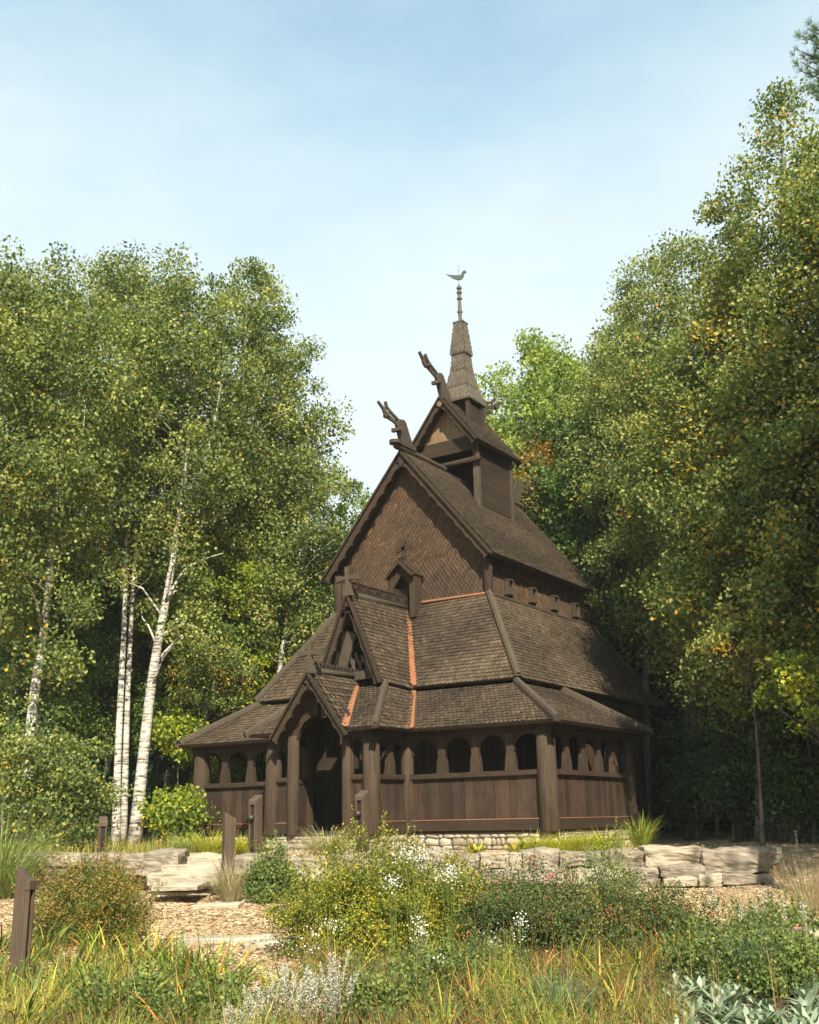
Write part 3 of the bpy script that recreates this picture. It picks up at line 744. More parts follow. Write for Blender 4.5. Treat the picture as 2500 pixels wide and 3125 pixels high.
MB().plate(bird, 1, cy0-.025, cy0+.025, .6).build('bird_vane', M_VERD, SP, bevel=.008)

# ---- dragon heads on the ridge ends
def dragon(lower, flip):
    if lower:
        neck = [(2.28, 10.72), (2.16, 11.01), (2.06, 11.25), (2.10, 11.40), (2.21, 11.47), (2.40, 11.51), (2.51, 11.44), (2.62, 11.24), (2.74, 11.03), (2.88, 10.85), (2.88, 10.70)]
        A = [(2.14, 11.20), (1.92, 11.28), (1.61, 11.31), (1.50, 11.30), (1.44, 11.35), (1.40, 11.44), (1.34, 11.52), (1.1, 11.66), (1.15, 11.72), (1.38, 11.62), (1.65, 11.47), (1.95, 11.385), (2.16, 11.36)]
        B = [(2.16, 11.38), (1.85, 11.48), (1.63, 11.575), (1.50, 11.63), (1.455, 11.78), (1.55, 11.83), (1.62, 11.68), (1.8, 11.60), (2.21, 11.47)]
        fr = (1.58, 11.45); ear = (2.08, 11.12)
        sp_ = [(2.42, 11.52), (2.88, 10.85)]
    else:
        neck = [(4.60, 12.88), (4.46, 13.22), (4.34, 13.47), (4.36, 13.62), (4.45, 13.71), (4.63, 13.745), (4.73, 13.68), (4.89, 13.44), (5.05, 13.2), (5.21, 12.95)]
        A = [(4.38, 13.46), (4.12, 13.55), (3.83, 13.65), (3.66, 13.66), (3.57, 13.71), (3.53, 13.82), (3.34, 14.01), (3.41, 14.07), (3.62, 13.95), (3.85, 13.79), (4.38, 13.60)]
        B = [(4.38, 13.61), (4.0, 13.79), (3.74, 13.93), (3.67, 14.05), (3.76, 14.12), (3.88, 13.98), (4.06, 13.86), (4.42, 13.72)]
        fr = (3.84, 13.80); ear = (4.36, 13.36)
        sp_ = [(4.66, 13.76), (5.2, 13.0)]
    F_ = (lambda p: (11.9-p[0], p[1])) if flip else (lambda p: p)
    mb = MB().plate([F_(p) for p in neck], 0, -.06, .06, .5).plate([F_(p) for p in A], 0, -.03, .03, .45).plate([F_(p) for p in B], 0, -.03, .03, .45)
    a, b = np.array(sp_[0]), np.array(sp_[1])
    for i in range(13):
        p = a+(b-a)*i/13; q = a+(b-a)*(i+1)/13; t = (p+q)/2+np.array([.045, .03])
        mb.plate([F_(tuple(p)), F_(tuple(q)), F_(tuple(t))], 0, -.03, .03, .4)
    o = mb.build('dragon_head', M_GREYW, CH, bevel=.012)
    e = F_(ear)
    MB().box(-.16, .16, e[0]-.055, e[0]+.055, e[1]-.055, e[1]+.055, .6).build('ear_block', M_GREYW, o, bevel=.01)
    c = F_(fr); k = -1 if flip else 1
    for s in (1, -1):
        MB().tube([(s*.04, c[0], c[1]+.12), (s*.07, c[0]+.01*k, c[1]), (s*.06, c[0]-.0*k, c[1]-.11), (s*.07, c[0]-.05*k, c[1]-.09), (s*.07, c[0]-.06*k, c[1]-.03)], [.018, .024, .028, .028, .02], 8, .5).build('carved_tongue', M_GREYW, o, smooth=True)
    return o
dragon(True, False); dragon(False, False); dragon(True, True); dragon(False, True)

# ------------------------------------------------------------------ terrain
def axis(a, b, n, near=None): return np.linspace(a, b, n)
ds = np.concatenate([np.linspace(-30, 5, 15), np.linspace(5.3, 19, 70), np.linspace(19.1, 26, 110), np.linspace(26.3, 45, 50), np.linspace(46, 160, 40), np.linspace(180, 300, 5)])
qs = np.concatenate([np.linspace(-250, -60, 10), np.linspace(-55, -16, 22), np.linspace(-15.6, 15.6, 150), np.linspace(16, 55, 22), np.linspace(60, 250, 10)])
DD, QQ = np.meshgrid(ds, qs, indexing='ij')
GX = CAM[0]+FH[0]*DD+RH[0]*QQ; GY = CAM[1]+FH[1]*DD+RH[1]*QQ
GZ = ground_z(GX, GY)
nx, ny = DD.shape
V = np.stack([GX.ravel(), GY.ravel(), GZ.ravel()], 1)
idx = np.arange(nx*ny).reshape(nx, ny)
Fq = np.stack([idx[:-1, :-1].ravel(), idx[:-1, 1:].ravel(), idx[1:, 1:].ravel(), idx[1:, :-1].ravel()], 1)[:, ::-1]
me = bpy.data.meshes.new('ground'); me.from_pydata(V.tolist(), [], Fq.tolist()); me.polygons.foreach_set('use_smooth', [True]*len(me.polygons))
GO = bpy.data.objects.new('ground', me); COL.objects.link(GO); tag(GO, kind='structure')
m, t, o = newmat('mulch_and_soil'); L = t.links.new
b = t.nodes.new('ShaderNodeBsdfPrincipled'); b.inputs['Roughness'].default_value = .95; b.inputs['Specular IOR Level'].default_value = .1; L(b.outputs[0], o.inputs[0])
c = t.nodes.new('ShaderNodeTexCoord')
v1 = t.nodes.new('ShaderNodeTexVoronoi'); v1.inputs['Scale'].default_value = 26; v1.inputs['Randomness'].default_value = 1
mpv = t.nodes.new('ShaderNodeMapping'); mpv.inputs['Scale'].default_value = (1, 1.9, 1); mpv.inputs['Rotation'].default_value = (0, 0, .5)
L(c.outputs['Object'], mpv.inputs[0]); L(mpv.outputs[0], v1.inputs['Vector'])
n1 = t.nodes.new('ShaderNodeTexNoise'); n1.inputs['Scale'].default_value = 60; n1.inputs['Detail'].default_value = 5; L(c.outputs['Object'], n1.inputs[0])
n2 = t.nodes.new('ShaderNodeTexNoise'); n2.inputs['Scale'].default_value = .8; n2.inputs['Detail'].default_value = 6; L(c.outputs['Object'], n2.inputs[0])
sp1 = t.nodes.new('ShaderNodeSeparateColor'); L(v1.outputs['Color'], sp1.inputs[0])
a1 = t.nodes.new('ShaderNodeMix'); a1.data_type = 'FLOAT'; a1.inputs[0].default_value = .5; L(sp1.outputs[0], a1.inputs[2]); L(n1.outputs[0], a1.inputs[3])
a2_ = t.nodes.new('ShaderNodeMath'); a2_.operation = 'MULTIPLY_ADD'; a2_.inputs[1].default_value = .5; a2_.inputs[2].default_value = -.25; L(n2.outputs[0], a2_.inputs[0])
a3 = t.nodes.new('ShaderNodeMath'); a3.operation = 'ADD'; L(a1.outputs[0], a3.inputs[0]); L(a2_.outputs[0], a3.inputs[1])
r = ramp(t, [(.12, (.10, .062, .034)), (.35, (.27, .175, .095)), (.55, (.40, .275, .16)), (.85, (.55, .41, .26))]); L(a3.outputs[0], r.inputs[0]); L(r.outputs[0], b.inputs['Base Color'])
bp = t.nodes.new('ShaderNodeBump'); bp.inputs['Strength'].default_value = .9; bp.inputs['Distance'].default_value = .02; L(a1.outputs[0], bp.inputs['Height']); L(bp.outputs[0], b.inputs['Normal'])
me.materials.append(m); M_MULCH = m

def up_vec(n, rng, droop=0., spread=1.):
    a = rng.normal(size=(n, 3)); a[:, 2] = a[:, 2]*spread-droop
    return a/np.linalg.norm(a, axis=1, keepdims=True)
def leaves(P, size, rng, aspect=.7, droop=.4, face=None):
    """four cornered leaves at the points P"""
    n = len(P); a = up_vec(n, rng, droop)
    w = rng.normal(size=(n, 3)); b = np.cross(a, w); b /= np.linalg.norm(b, axis=1, keepdims=True)
    s = (size*rng.uniform(.65, 1.3, n))[:, None]
    base = P-a*s*.5; tip = P+a*s*.5; mid = P-a*s*.08
    return np.stack([base, mid+b*s*aspect*.5, tip, mid-b*s*aspect*.5], 1).reshape(-1, 3)
def cloud(C, R, per, size, rng, flat=.8, **k):
    n = len(C); per_ = np.full(n, per)
    ii = np.repeat(np.arange(n), per_); N_ = len(ii)
    g = rng.normal(size=(N_, 3)); g *= (np.minimum(1.0, 1.0))
    g = g/np.linalg.norm(g, axis=1, keepdims=True)*(rng.uniform(0, 1, N_)**.45)[:, None]*1.05
    P = C[ii]+g*R[ii][:, None]*np.array([1, 1, flat])
    return leaves(P, size, rng, **k), ii

# leaf palettes (tone .0 to 1)
L_BIRCH = leafmat('birch_leaves', [(0, (.040, .066, .018)), (.35, (.100, .142, .036)), (.65, (.208, .232, .056)), (.88, (.33, .33, .09)), (.93, (.50, .36, .03)), (1, (.55, .27, .03))], .33)
L_MAPLE = leafmat('maple_leaves', [(0, (.03, .060, .014)), (.4, (.085, .140, .028)), (.75, (.20, .27, .055)), (.92, (.33, .36, .07)), (1, (.45, .22, .03))], .38)
L_RUST = leafmat('turning_leaves', [(0, (.10, .10, .02)), (.4, (.22, .17, .03)), (.75, (.36, .20, .035)), (1, (.48, .22, .03))], .35)
L_LIME = leafmat('sapling_leaves', [(0, (.045, .080, .012)), (.4, (.12, .175, .022)), (.75, (.25, .31, .032)), (.92, (.40, .40, .03)), (1, (.62, .44, .03))], .38)
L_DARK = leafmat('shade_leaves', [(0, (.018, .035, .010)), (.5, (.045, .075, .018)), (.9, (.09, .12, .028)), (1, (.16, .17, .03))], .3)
L_FIR = leafmat('needles', [(0, (.015, .035, .014)), (.6, (.035, .070, .026)), (1, (.07, .12, .04))], .15)
B_BIRCH = surf('birch_bark', [(.34, (.035, .03, .026)), (.42, (.17, .15, .125)), (.50, (.40, .37, .32)), (.8, (.66, .63, .57))], (2.2, 2.2, 12), 1.5, 7, 0, .5, .015, rough=.8, big=(1.1, .55))
B_GREY = surf('grey_bark', [(.2, (0.0300, 0.0245, 0.0189)), (.5, (0.0900, 0.0756, 0.0595)), (.8, (0.1800, 0.1548, 0.1260))], (6, 6, 1.2), 3, 7, 0, .8, .02)
B_PALEG = surf('mottled_bark', [(.25, (.04, .034, .027)), (.5, (.13, .115, .09)), (.8, (.30, .27, .22))], (3, 3, 6), 2, 6, 0, .5, .02)

def trunk_mesh(paths, base, name, mat, parent):
    mb = MB()
    for pts, rad, n in paths: mb.tube([np.array(p)-base for p in pts], rad, n, .5)
    return mb.build(name, mat, parent, smooth=True)
def spline(pts, n):
    pts = np.array(pts, float); t = np.linspace(0, len(pts)-1, n); out_ = []
    for x in t:
        i = min(int(x), len(pts)-2); f = x-i
        p0 = pts[max(i-1, 0)]; p1 = pts[i]; p2 = pts[i+1]; p3 = pts[min(i+2, len(pts)-1)]
        out_.append(.5*((2*p1)+(-p0+p2)*f+(2*p0-5*p1+4*p2-p3)*f*f+(-p0+3*p1-3*p2+p3)*f**3))
    return np.array(out_)
NTREE = [0]
def tree(name, label, cat, path, env, nclump, per, size, lm, bm, r0=.16, group=None, seed=0, limbs=26, crad=(.32, .62), flat=.8, droop=.4, tone=(.5, .16), yellow=.012, stems=None, extra=None, lobes=.35, aspect=.7, limb_up=.5, hollow=.25, low=None):
    """path: trunk points from base to top; env: (height fraction, crown radius) pairs"""
    rng = np.random.default_rng(1000+seed); NTREE[0] += 1
    path = np.array(path, float); base = path[0].copy()
    sp_ = spline(path, 22); H = sp_[-1][2]-base[2]
    root = empty(name, tuple(base), label, cat, group)
    tt = np.linspace(0, 1, len(sp_))
    wig = np.cumsum(rng.normal(0, .012*H/18, (len(sp_), 2)), 0)*tt[:, None]
    sp_[:, :2] += wig
    paths = [(sp_, list(np.maximum(r0*(1-tt)**1.15, .010)+r0*.35*np.exp(-tt*28)), 10)]
    zt = (sp_[:, 2]-base[2])/H
    def at_h(h): return np.array([np.interp(h, zt, sp_[:, i]) for i in range(3)])
    eh = np.array([e[0] for e in env]); er = np.array([e[1] for e in env])
    # clump centres
    hs = []; 
    while len(hs) < nclump:
        h = rng.uniform(eh[0], eh[-1]); 
        if rng.uniform() < (np.interp(h, eh, er)/er.max())**1.5+.05: hs.append(h)
    C = []; ph = rng.uniform(0, 6.28, 6)
    for h in hs:
        th = rng.uniform(0, 2*math.pi); R = np.interp(h, eh, er)
        lob = 1+lobes*(.5*math.sin(th*2+ph[0]+h*7)+.5*math.sin(th*3+ph[1]-h*13)+.5*math.sin(h*31+ph[2]+th))
        rr = R*lob*math.sqrt(rng.uniform(hollow, 1.0))
        c0 = at_h(h); C.append(c0+np.array([math.cos(th)*rr, math.sin(th)*rr, rng.normal(0, .15)-rr*.08]))
    if low:
        for _ in range(low[2]):
            th = rng.uniform(0, 6.28); h = rng.uniform(low[0], low[1]); c0 = at_h(h); C.append(c0+np.array([math.cos(th), math.sin(th), 0])*rng.uniform(.5, 1)*low[3])
    C = np.array(C)
    if extra is not None: C = np.concatenate([C, np.array(extra, float)])
    R_ = rng.uniform(*crad, len(C))
    V, ii = cloud(C-base, R_, per, size, rng, flat=flat, droop=droop, aspect=aspect)
    ct = rng.normal(tone[0], tone[1], len(C))
    tn = np.clip(ct[ii]+rng.normal(0, .19, len(ii)), 0, .87)
    yl = rng.uniform(size=len(ii)) < yellow*np.where(rng.uniform(size=len(C))[ii] < .12, 7, .25)
    tn[yl] = rng.uniform(.9, 1, yl.sum())
    # limbs to some of the clumps
    order = rng.permutation(len(C))[:limbs]
    for k in order:
        c = C[k]; hz = (c[2]-base[2])/H; rr = np.linalg.norm(c[:2]-at_h(min(max(hz, 0), 1))[:2])
        a = at_h(max(.06, min(.97, hz-rr*limb_up/H*1.6)))
        mid = (a+c)/2+np.array([0, 0, .1*rr])+rng.normal(0, .08, 3)
        rb = max(.012, r0*.33*(1-hz)+.01)
        paths.append(([a, a*.6+mid*.4, mid, (mid+c)/2+rng.normal(0, .05, 3), c], [rb, rb*.85, rb*.6, rb*.42, .008], 5))
    for s_ in (stems or []): 
        q = spline(s_[0], 12); w = np.linspace(0, 1, 12)
        paths.append((q, list(np.maximum(s_[1]*(1-w*.85), .01)), 9))
    trunk_mesh(paths, base, 'trunk', bm, root)
    quads_object('crown', V, 4, tn, lm, root)
    return root
def clone(root, loc, rz=0., sc=1., label=None, group=None):
    r_ = root.copy(); COL.objects.link(r_); r_.location = loc; r_.rotation_euler = (0, 0, rz); r_.scale = (sc, sc, sc)
    if label: r_['label'] = label
    if group: r_['group'] = group
    for ch in list(root.children):
        c_ = ch.copy(); COL.objects.link(c_); c_.parent = r_
        c_.matrix_parent_inverse = ch.matrix_parent_inverse.copy()
    return r_
def gp(px, d, dz=0.):      # ground point under photo column px at distance d
    p = sight(px, 1750, d); return np.array([p[0], p[1], float(ground_z(p[0], p[1]))+dz])
def P_(l, d): return [sight(a, b, d) for a, b in l]

BE1 = [(.30, .5), (.36, 1.3), (.5, 1.9), (.7, 1.9), (.85, 1.35), (.95, .8), (1.0, .35)]
GB_ = 'birches standing left of the church'
kw = dict(cat='tree', lm=L_BIRCH, bm=B_BIRCH, size=.108, per=150, group=GB_, crad=(.36, .80), limbs=22, tone=(.52, .17))
def B(name_label, pts, d, env, nc, r0, seed, **k):
    kk = dict(kw); kk.update(k)
    return tree(kk.pop('name', 'birch_tree'), name_label, path=[gp(pts[0][0], d)]+P_(pts[1:], d), env=env, nclump=nc, r0=r0, seed=seed, **kk)
B('leaning white birch with a drooping bare limb, nearest the church gallery', [(284, 1745), (318, 1450), (352, 1250), (378, 1080), (392, 960), (402, 800), (400, 530)], 30, [(.48, .8), (.58, 1.6), (.7, 2.0), (.82, 1.8), (.92, 1.2), (1, .4)], 200, .165, 1, low=(.30, .52, 26, 1.7),
  stems=[(P_([(352, 1265), (385, 1205), (430, 1178), (470, 1165)], 30), .05), (P_([(345, 1335), (385, 1315), (420, 1325), (452, 1362)], 29.7), .045), (P_([(366, 1140), (395, 1050), (425, 990), (450, 900), (470, 780)], 30), .085), (P_([(372, 1100), (420, 1060), (470, 1010)], 30), .04)], limbs=34)
B('straight twin stemmed white birch left of the leaning birch', [(246, 1735), (250, 1560), (262, 1330), (268, 1180), (278, 1010), (272, 850), (268, 540)], 31, [(.48, .6), (.57, 1.4), (.7, 1.8), (.82, 1.8), (.93, 1.2), (1, .4)], 185, .12, 2, low=(.40, .52, 8, 1.5),
  stems=[([gp(262, 31)]+P_([(266, 1560), (272, 1400), (284, 1180), (300, 950), (325, 780)], 31), .105), (P_([(268, 1195), (255, 1185), (238, 1195)], 30.8), .03)])
B('crooked grey flecked birch rising from the bright undergrowth at far left', [(50, 1700), (68, 1500), (92, 1330), (108, 1180), (122, 1060), (134, 900), (150, 560)], 28, [(.46, .7), (.58, 1.5), (.7, 1.8), (.82, 1.6), (.93, 1.1), (1, .4)], 190, .16, 3, low=(.26, .5, 34, 1.6),
  stems=[(P_([(112, 1160), (98, 1110), (110, 1080)], 28), .04), (P_([(122, 1060), (150, 1000), (172, 930), (180, 850)], 28), .05)])
B('slim birch with the highest crown among the trees left of the church', [(440, 1700), (432, 1500), (450, 1250), (480, 1050), (505, 850), (520, 550)], 33, [(.42, .5), (.5, 1.4), (.62, 1.8), (.8, 1.7), (.93, 1.2), (1, .5)], 220, .13, 4)
B('birch whose crown slopes down toward the steeple on the left wood\'s edge', [(400, 1700), (420, 1500), (470, 1250), (540, 1000), (575, 800), (590, 640)], 34.5, [(.40, .6), (.5, 1.4), (.65, 1.7), (.8, 1.5), (.93, 1.0), (1, .4)], 200, .13, 5)
B('shorter birch with loose sprays beside the main gable, right edge of the left wood', [(560, 1650), (590, 1400), (635, 1150), (665, 980), (668, 850)], 33, [(.38, .5), (.5, 1.2), (.65, 1.5), (.8, 1.3), (.93, .8), (1, .3)], 130, .11, 6)
B('birch crown reaching into the frame at the upper left edge', [(-70, 1700), (-60, 1400), (-45, 1000), (-30, 750), (-25, 500)], 26, [(.33, .6), (.45, 1.3), (.6, 1.7), (.8, 1.5), (.93, 1.0), (1, .35)], 220, .16, 7)
B('yellowing birch behind the crooked birch at far left', [(10, 1700), (30, 1400), (60, 1100), (75, 850), (80, 575)], 34, [(.33, .6), (.45, 1.6), (.6, 2.2), (.8, 1.9), (.93, 1.2), (1, .4)], 260, .13, 8, yellow=.07)
B('birch filling the middle of the left wood between the white trunks', [(180, 1700), (185, 1400), (195, 1100), (205, 850), (205, 550)], 35, [(.33, .6), (.45, 1.6), (.6, 2.0), (.8, 1.9), (.93, 1.2), (1, .5)], 190, .13, 9)
B('birch behind the leaning birch with a broad rounded top', [(350, 1700), (345, 1400), (335, 1100), (330, 850), (335, 560)], 36, [(.33, .6), (.45, 1.6), (.6, 2.0), (.8, 1.8), (.93, 1.1), (1, .5)], 180, .12, 10)
B('small yellow green tree peeping past the left rake of the main gable', [(735, 1600), (745, 1400), (755, 1200), (765, 1030)], 41, [(.3, .8), (.6, 1.7), (.85, 1.2), (1, .4)], 160, .1, 11, lm=L_LIME, name='young_tree', group=None, per=100, size=.1, tone=(.45, .15))
B('thin pale stemmed tree behind the left gallery corner', [(505, 1650), (520, 1400), (560, 1150), (610, 900)], 39, [(.35, .6), (.55, 2.0), (.8, 1.8), (1, .6)], 200, .1, 12, name='slender_tree', group=None, bm=B_PALEG)

# leafy understorey left
def bush(name, label, cat, c, rx, rz, nc, per, size, lm, seed, tone=(.5, .15), group=None, crad=(.18, .38), yellow=.03, twigs=14, rtw=.015, flat=.8, aspect=.7, bm=None, droop=.3, top=None, zoff=0.):
    rng = np.random.default_rng(3000+seed); c = np.array(c, float)
    root = empty(name, tuple(c), label, cat, group)
    u = rng.normal(size=(nc, 3)); u /= np.linalg.norm(u, axis=1, keepdims=True)
    rr = rng.uniform(.25, 1, nc)**.5
    ph = rng.uniform(0, 6, 3); th = np.arctan2(u[:, 1], u[:, 0])
    lob = 1+.22*np.sin(th*3+ph[0])+.16*np.sin(th*5+ph[1]+u[:, 2]*4)
    C = u*rr[:, None]*lob[:, None]*np.array([rx, rx, rz]); C[:, 2] = np.abs(C[:, 2])*.98+.08*rz+zoff
    R_ = rng.uniform(*crad, nc)
    V, ii = cloud(C, R_, per, size, rng, flat=flat, aspect=aspect, droop=droop)
    V[:, 2] = np.maximum(V[:, 2], .01)
    ct = rng.normal(tone[0], tone[1], nc)
    tn = np.clip(ct[ii]+rng.normal(0, .13, len(ii)), 0, .87); yl = rng.uniform(size=len(ii)) < yellow; tn[yl] = rng.uniform(.9, 1, yl.sum())
    mb = MB()
    for k in rng.permutation(nc)[:twigs]:
        q = C[k]; mb.tube([(q[0]*.08, q[1]*.08, 0), (q[0]*.45, q[1]*.45, q[2]*.55), tuple(q)], [rtw, rtw*.7, rtw*.3], 5, .5)
    mb.build('stems', bm or B_GREY, root, smooth=True)
    quads_object('foliage', V, 4, tn, lm, root)
    return root, C
UL = 'bright saplings filling the wood edge left of the church'
def sap(px, py, d, rx, rz, seed, label, lm=L_LIME, nc=110, per=75, size=.11, tone=(.5, .18), cat='sapling', name='sapling', yellow=.05, bm=None, group=UL, crad=(.3, .6)):
    """sapling with its leafy head centred on a point seen in the photo"""
    p = sight(px, py, d); g0 = np.array([p[0], p[1], float(ground_z(p[0], p[1]))])
    H = p[2]-g0[2]+rz
    return tree(name, label, cat, [g0, g0+[.1, .05, H*.5], g0+[0, 0, H]], [(max(0.05, 1-2*rz/H), rx*.6), (1-rz/H, rx), (1-.4*rz/H, rx*.8), (1, rx*.25)], nc, per, size, lm, bm or B_GREY, r0=.05, group=group, seed=seed+200, limbs=22, crad=crad, flat=.6, droop=.5, tone=tone, yellow=yellow, aspect=.75, hollow=.1)
sap(600, 1235, 34.5, 1.8, 2.1, 1, 'tall lime green sapling directly left of the main gable', nc=190, tone=(.58, .18))
sap(500, 1190, 33.5, 1.2, 1.3, 15, 'lime sapling between the leaning birch and the gable sapling', nc=90, tone=(.6, .15))
sap(650, 1300, 36.5, 1.0, 1.2, 16, 'lime leaves touching the left slope of the aisle roof', nc=70, tone=(.66, .13))
sap(440, 1290, 32.5, 1.9, 2.2, 2, 'lime sapling behind the drooping limb of the leaning birch')
sap(530, 1420, 33.5, 1.3, .9, 3, 'bright leafy spray just over the left aisle roof', nc=100, tone=(.72, .12))
sap(430, 1400, 31.5, 1.3, 1.2, 4, 'olive sapling between the leaning birch and the left gallery roof', lm=L_BIRCH, size=.08, per=110)
sap(370, 1540, 31, .75, .5, 5, 'low lime branchlet with large leaves beside the left eave', nc=40, tone=(.7, .1))
sap(450, 1560, 33.5, .9, .6, 6, 'lime spray above the tip of the left gallery eave', nc=50, tone=(.65, .12))
sap(660, 1120, 36, 2.0, 2.6, 7, 'dark green sapling behind the lime one near the gable', lm=L_MAPLE, nc=120)
sap(360, 1715, 29.5, .75, .5, 8, 'low lime bush at the foot of the left gallery corner', nc=34, tone=(.56, .18))
sap(500, 1600, 33, 1.4, 1.2, 9, 'sapling seen through the openings of the left gallery', nc=80)
for k, (px, py, d, rx, rz, lab) in enumerate([
    (70, 1610, 25.5, 1.3, 1.2, 'dense green shrub behind the tall ornamental grass'),
    (160, 1560, 32.5, .9, 1.3, 'tall green shrub between the crooked and the twin birch'),
    (140, 1675, 25.5, .9, .9, 'rounded green shrub in front of the twin birch'),
    (10, 1480, 29.5, 1.2, 1.8, 'green shrub at the left picture edge under the birches'),
    (150, 1360, 34, 1.6, 1.8, 'olive green shrub crown behind the crooked birch')]):
    sap(px, py, d, rx, rz, 20+k, lab, lm=L_BIRCH if k in (2, 0) else L_MAPLE, nc=110, per=80, size=.085, tone=(.42, .22), cat='shrub', name='tall_shrub', yellow=.04, group='shrubs under the left birches')

# darker trees deep in the wood: three built once each, then copied
def proto(lm, bm, env, H, nc, per, size, seed, tone, crad=(.5, .95), name='forest_tree', limbs=18, r0=.16):
    g0 = np.array([0., 0., 0.])
    return tree(name, 'x', 'tree', [g0, g0+[.2, .1, H*.5], g0+[0, .1, H]], env, nc, per, size, lm, bm, r0=r0, seed=seed, limbs=limbs, crad=crad, tone=tone)
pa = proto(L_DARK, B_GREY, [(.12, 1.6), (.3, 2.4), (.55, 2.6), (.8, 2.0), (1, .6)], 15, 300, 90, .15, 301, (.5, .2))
pb = proto(L_MAPLE, B_PALEG, [(.2, 1.5), (.4, 2.6), (.65, 2.6), (.85, 1.8), (1, .6)], 16, 300, 90, .14, 302, (.35, .18))
pc = proto(L_BIRCH, B_BIRCH, [(.25, 1.3), (.4, 2.0), (.65, 2.3), (.85, 1.6), (1, .5)], 17, 300, 100, .11, 303, (.4, .16), name='forest_birch')
# fir with drooping tiers
def fir(loc, H, seed):
    rng = np.random.default_rng(seed); root = empty('fir_tree', loc, 'x', 'tree'); P = []; mb = MB()
    mb.tube([(0, 0, 0), (0, 0, H)], [.11, .01], 8)
    for i in range(210):
        h = rng.uniform(.06, .99)*H; th = rng.uniform(0, 6.28); L_ = (1-h/H)*H*.22+.15
        n = int(L_*55); s = np.linspace(.1, 1, n)
        line = np.stack([np.cos(th)*L_*s, np.sin(th)*L_*s, h-.35*L_*s**1.4+.1*s], 1)
        P.append(line+rng.normal(0, .07, (n, 3)))
    P = np.concatenate(P); V = leaves(P, .16, rng, aspect=.22, droop=.4)
    V2_ = leaves(P+rng.normal(0, .05, P.shape), .16, rng, aspect=.22, droop=.2)
    mb.build('trunk', B_GREY, root)
    V = np.concatenate([V, V2_]); quads_object('crown', V, 4, np.clip(rng.normal(.5, .2, len(V)//4), 0, 1), L_FIR, root)
    return root
pf = fir((0, 0, 0), 11, 77)
rng_f = np.random.default_rng(5)
spots = []
for row, (d, n, sp_px) in enumerate(((38.5, 15, 1.0), (44, 17, 1), (51, 18, 1), (60, 20, 1))):
    for i in range(n):
        px = -260+i*(2260/(n-1))+rng_f.uniform(-50, 50)
        if 700 < px < 1120 and d < 46: continue
        spots.append((px, d+rng_f.uniform(-1.6, 1.6), row))
FG = ['dark leafy forest trees behind the front row', 'mid green forest trees behind the front row', 'forest birches behind the front row']
FL = ['dark green deciduous tree deep in the wood behind the church', 'mid green tree with mottled grey trunk deep in the wood', 'pale trunked birch deep in the wood']
used = set()
for i, (px, d, row) in enumerate(spots):
    k = [0, 1, 0, 2, 1, 0][i % 6]; pr0 = (pa, pb, pc)[k]
    # the skyline dips behind the church: keep these trees lower there
    lowf = 1.0 if px > 1150 else .62 if px > 560 else .86
    sc = rng_f.uniform(.85, 1.05)*lowf*(1+.012*(d-40)); g0 = gp(px, d)
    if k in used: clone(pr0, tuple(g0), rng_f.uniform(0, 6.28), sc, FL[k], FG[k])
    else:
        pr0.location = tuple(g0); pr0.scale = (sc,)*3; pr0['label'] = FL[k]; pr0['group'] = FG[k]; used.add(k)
fl = [(345, 33.5, .62), (300, 35, .7), (420, 36, .55), (160, 34, .6), (500, 38, .6), (1500, 36, .7), (1650, 33, .65), (1420, 41, .8)]
for i, (px, d, sc) in enumerate(fl):
    q = gp(px, d)
    if i == 0: pf.location = tuple(q); pf.scale = (sc,)*3; r_ = pf
    else: r_ = clone(pf, tuple(q), i*1.3, sc)
    r_['label'] = 'dark needled fir under the birches left of the church' if px < 1000 else 'dark needled fir in the shade right of the church'
    r_['group'] = 'firs left of the church' if px < 1000 else 'firs right of the church'

# maples and birches right of the church
def MP(label, pts, d, env, nc, seed, **k):
    kk = dict(cat='tree', lm=L_MAPLE, bm=B_PALEG, size=.15, per=85, group=None, crad=(.4, .75), limbs=24); kk.update(k)
    return tree(kk.pop('name', 'maple_tree'), label, path=[gp(pts[0][0], d)]+P_(pts[1:], d), env=env, nclump=nc, r0=kk.pop('r0', .17), seed=seed, **kk)
MP('light green maple with a pointed top right behind the spire', [(1150, 1700), (1150, 1300), (1140, 1000), (1140, 695)], 41, [(.35, 1.8), (.5, 2.9), (.7, 3.2), (.86, 2.7), (.93, 1.0), (1, .4)], 520, 21, tone=(.80, .12), per=110)
MP('light green maple with a flat crown between the pointed maple and the birches', [(1240, 1700), (1238, 1300), (1235, 1000), (1240, 735)], 43, [(.35, 1.8), (.5, 2.8), (.7, 3.1), (.9, 2.5), (1, .9)], 460, 22, tone=(.66, .14), per=110)
MP('maple with orange turning leaves beside the bell turret', [(1110, 1700), (1115, 1300), (1120, 1100), (1125, 930)], 38, [(.45, 1.0), (.6, 1.7), (.8, 1.7), (1, .5)], 150, 23, lm=L_RUST, tone=(.45, .25), size=.12)
MP('grey trunked green tree leaning beside the back corner of the nave', [(1225, 1600), (1240, 1300), (1242, 1150), (1250, 1000), (1255, 860)], 36, [(.4, 1.2), (.6, 2.0), (.85, 1.8), (1, .6)], 220, 24, tone=(.35, .16), r0=.2)
kwr = dict(group='birches standing right of the church', bm=B_GREY)  # dark bark puts the wood's shade into these trunks
def BR(label, pts, d, env, nc, r0, seed, **k): return B(label, pts, d, env, nc, r0, seed, **{**kwr, **k})
BR('birch at the foot of the rising right skyline, just right of the maples', [(1300, 1700), (1300, 1300), (1295, 900), (1300, 630)], 38, [(.3, 1.0), (.45, 2.0), (.65, 2.4), (.85, 1.7), (1, .5)], 300, .15, 31)
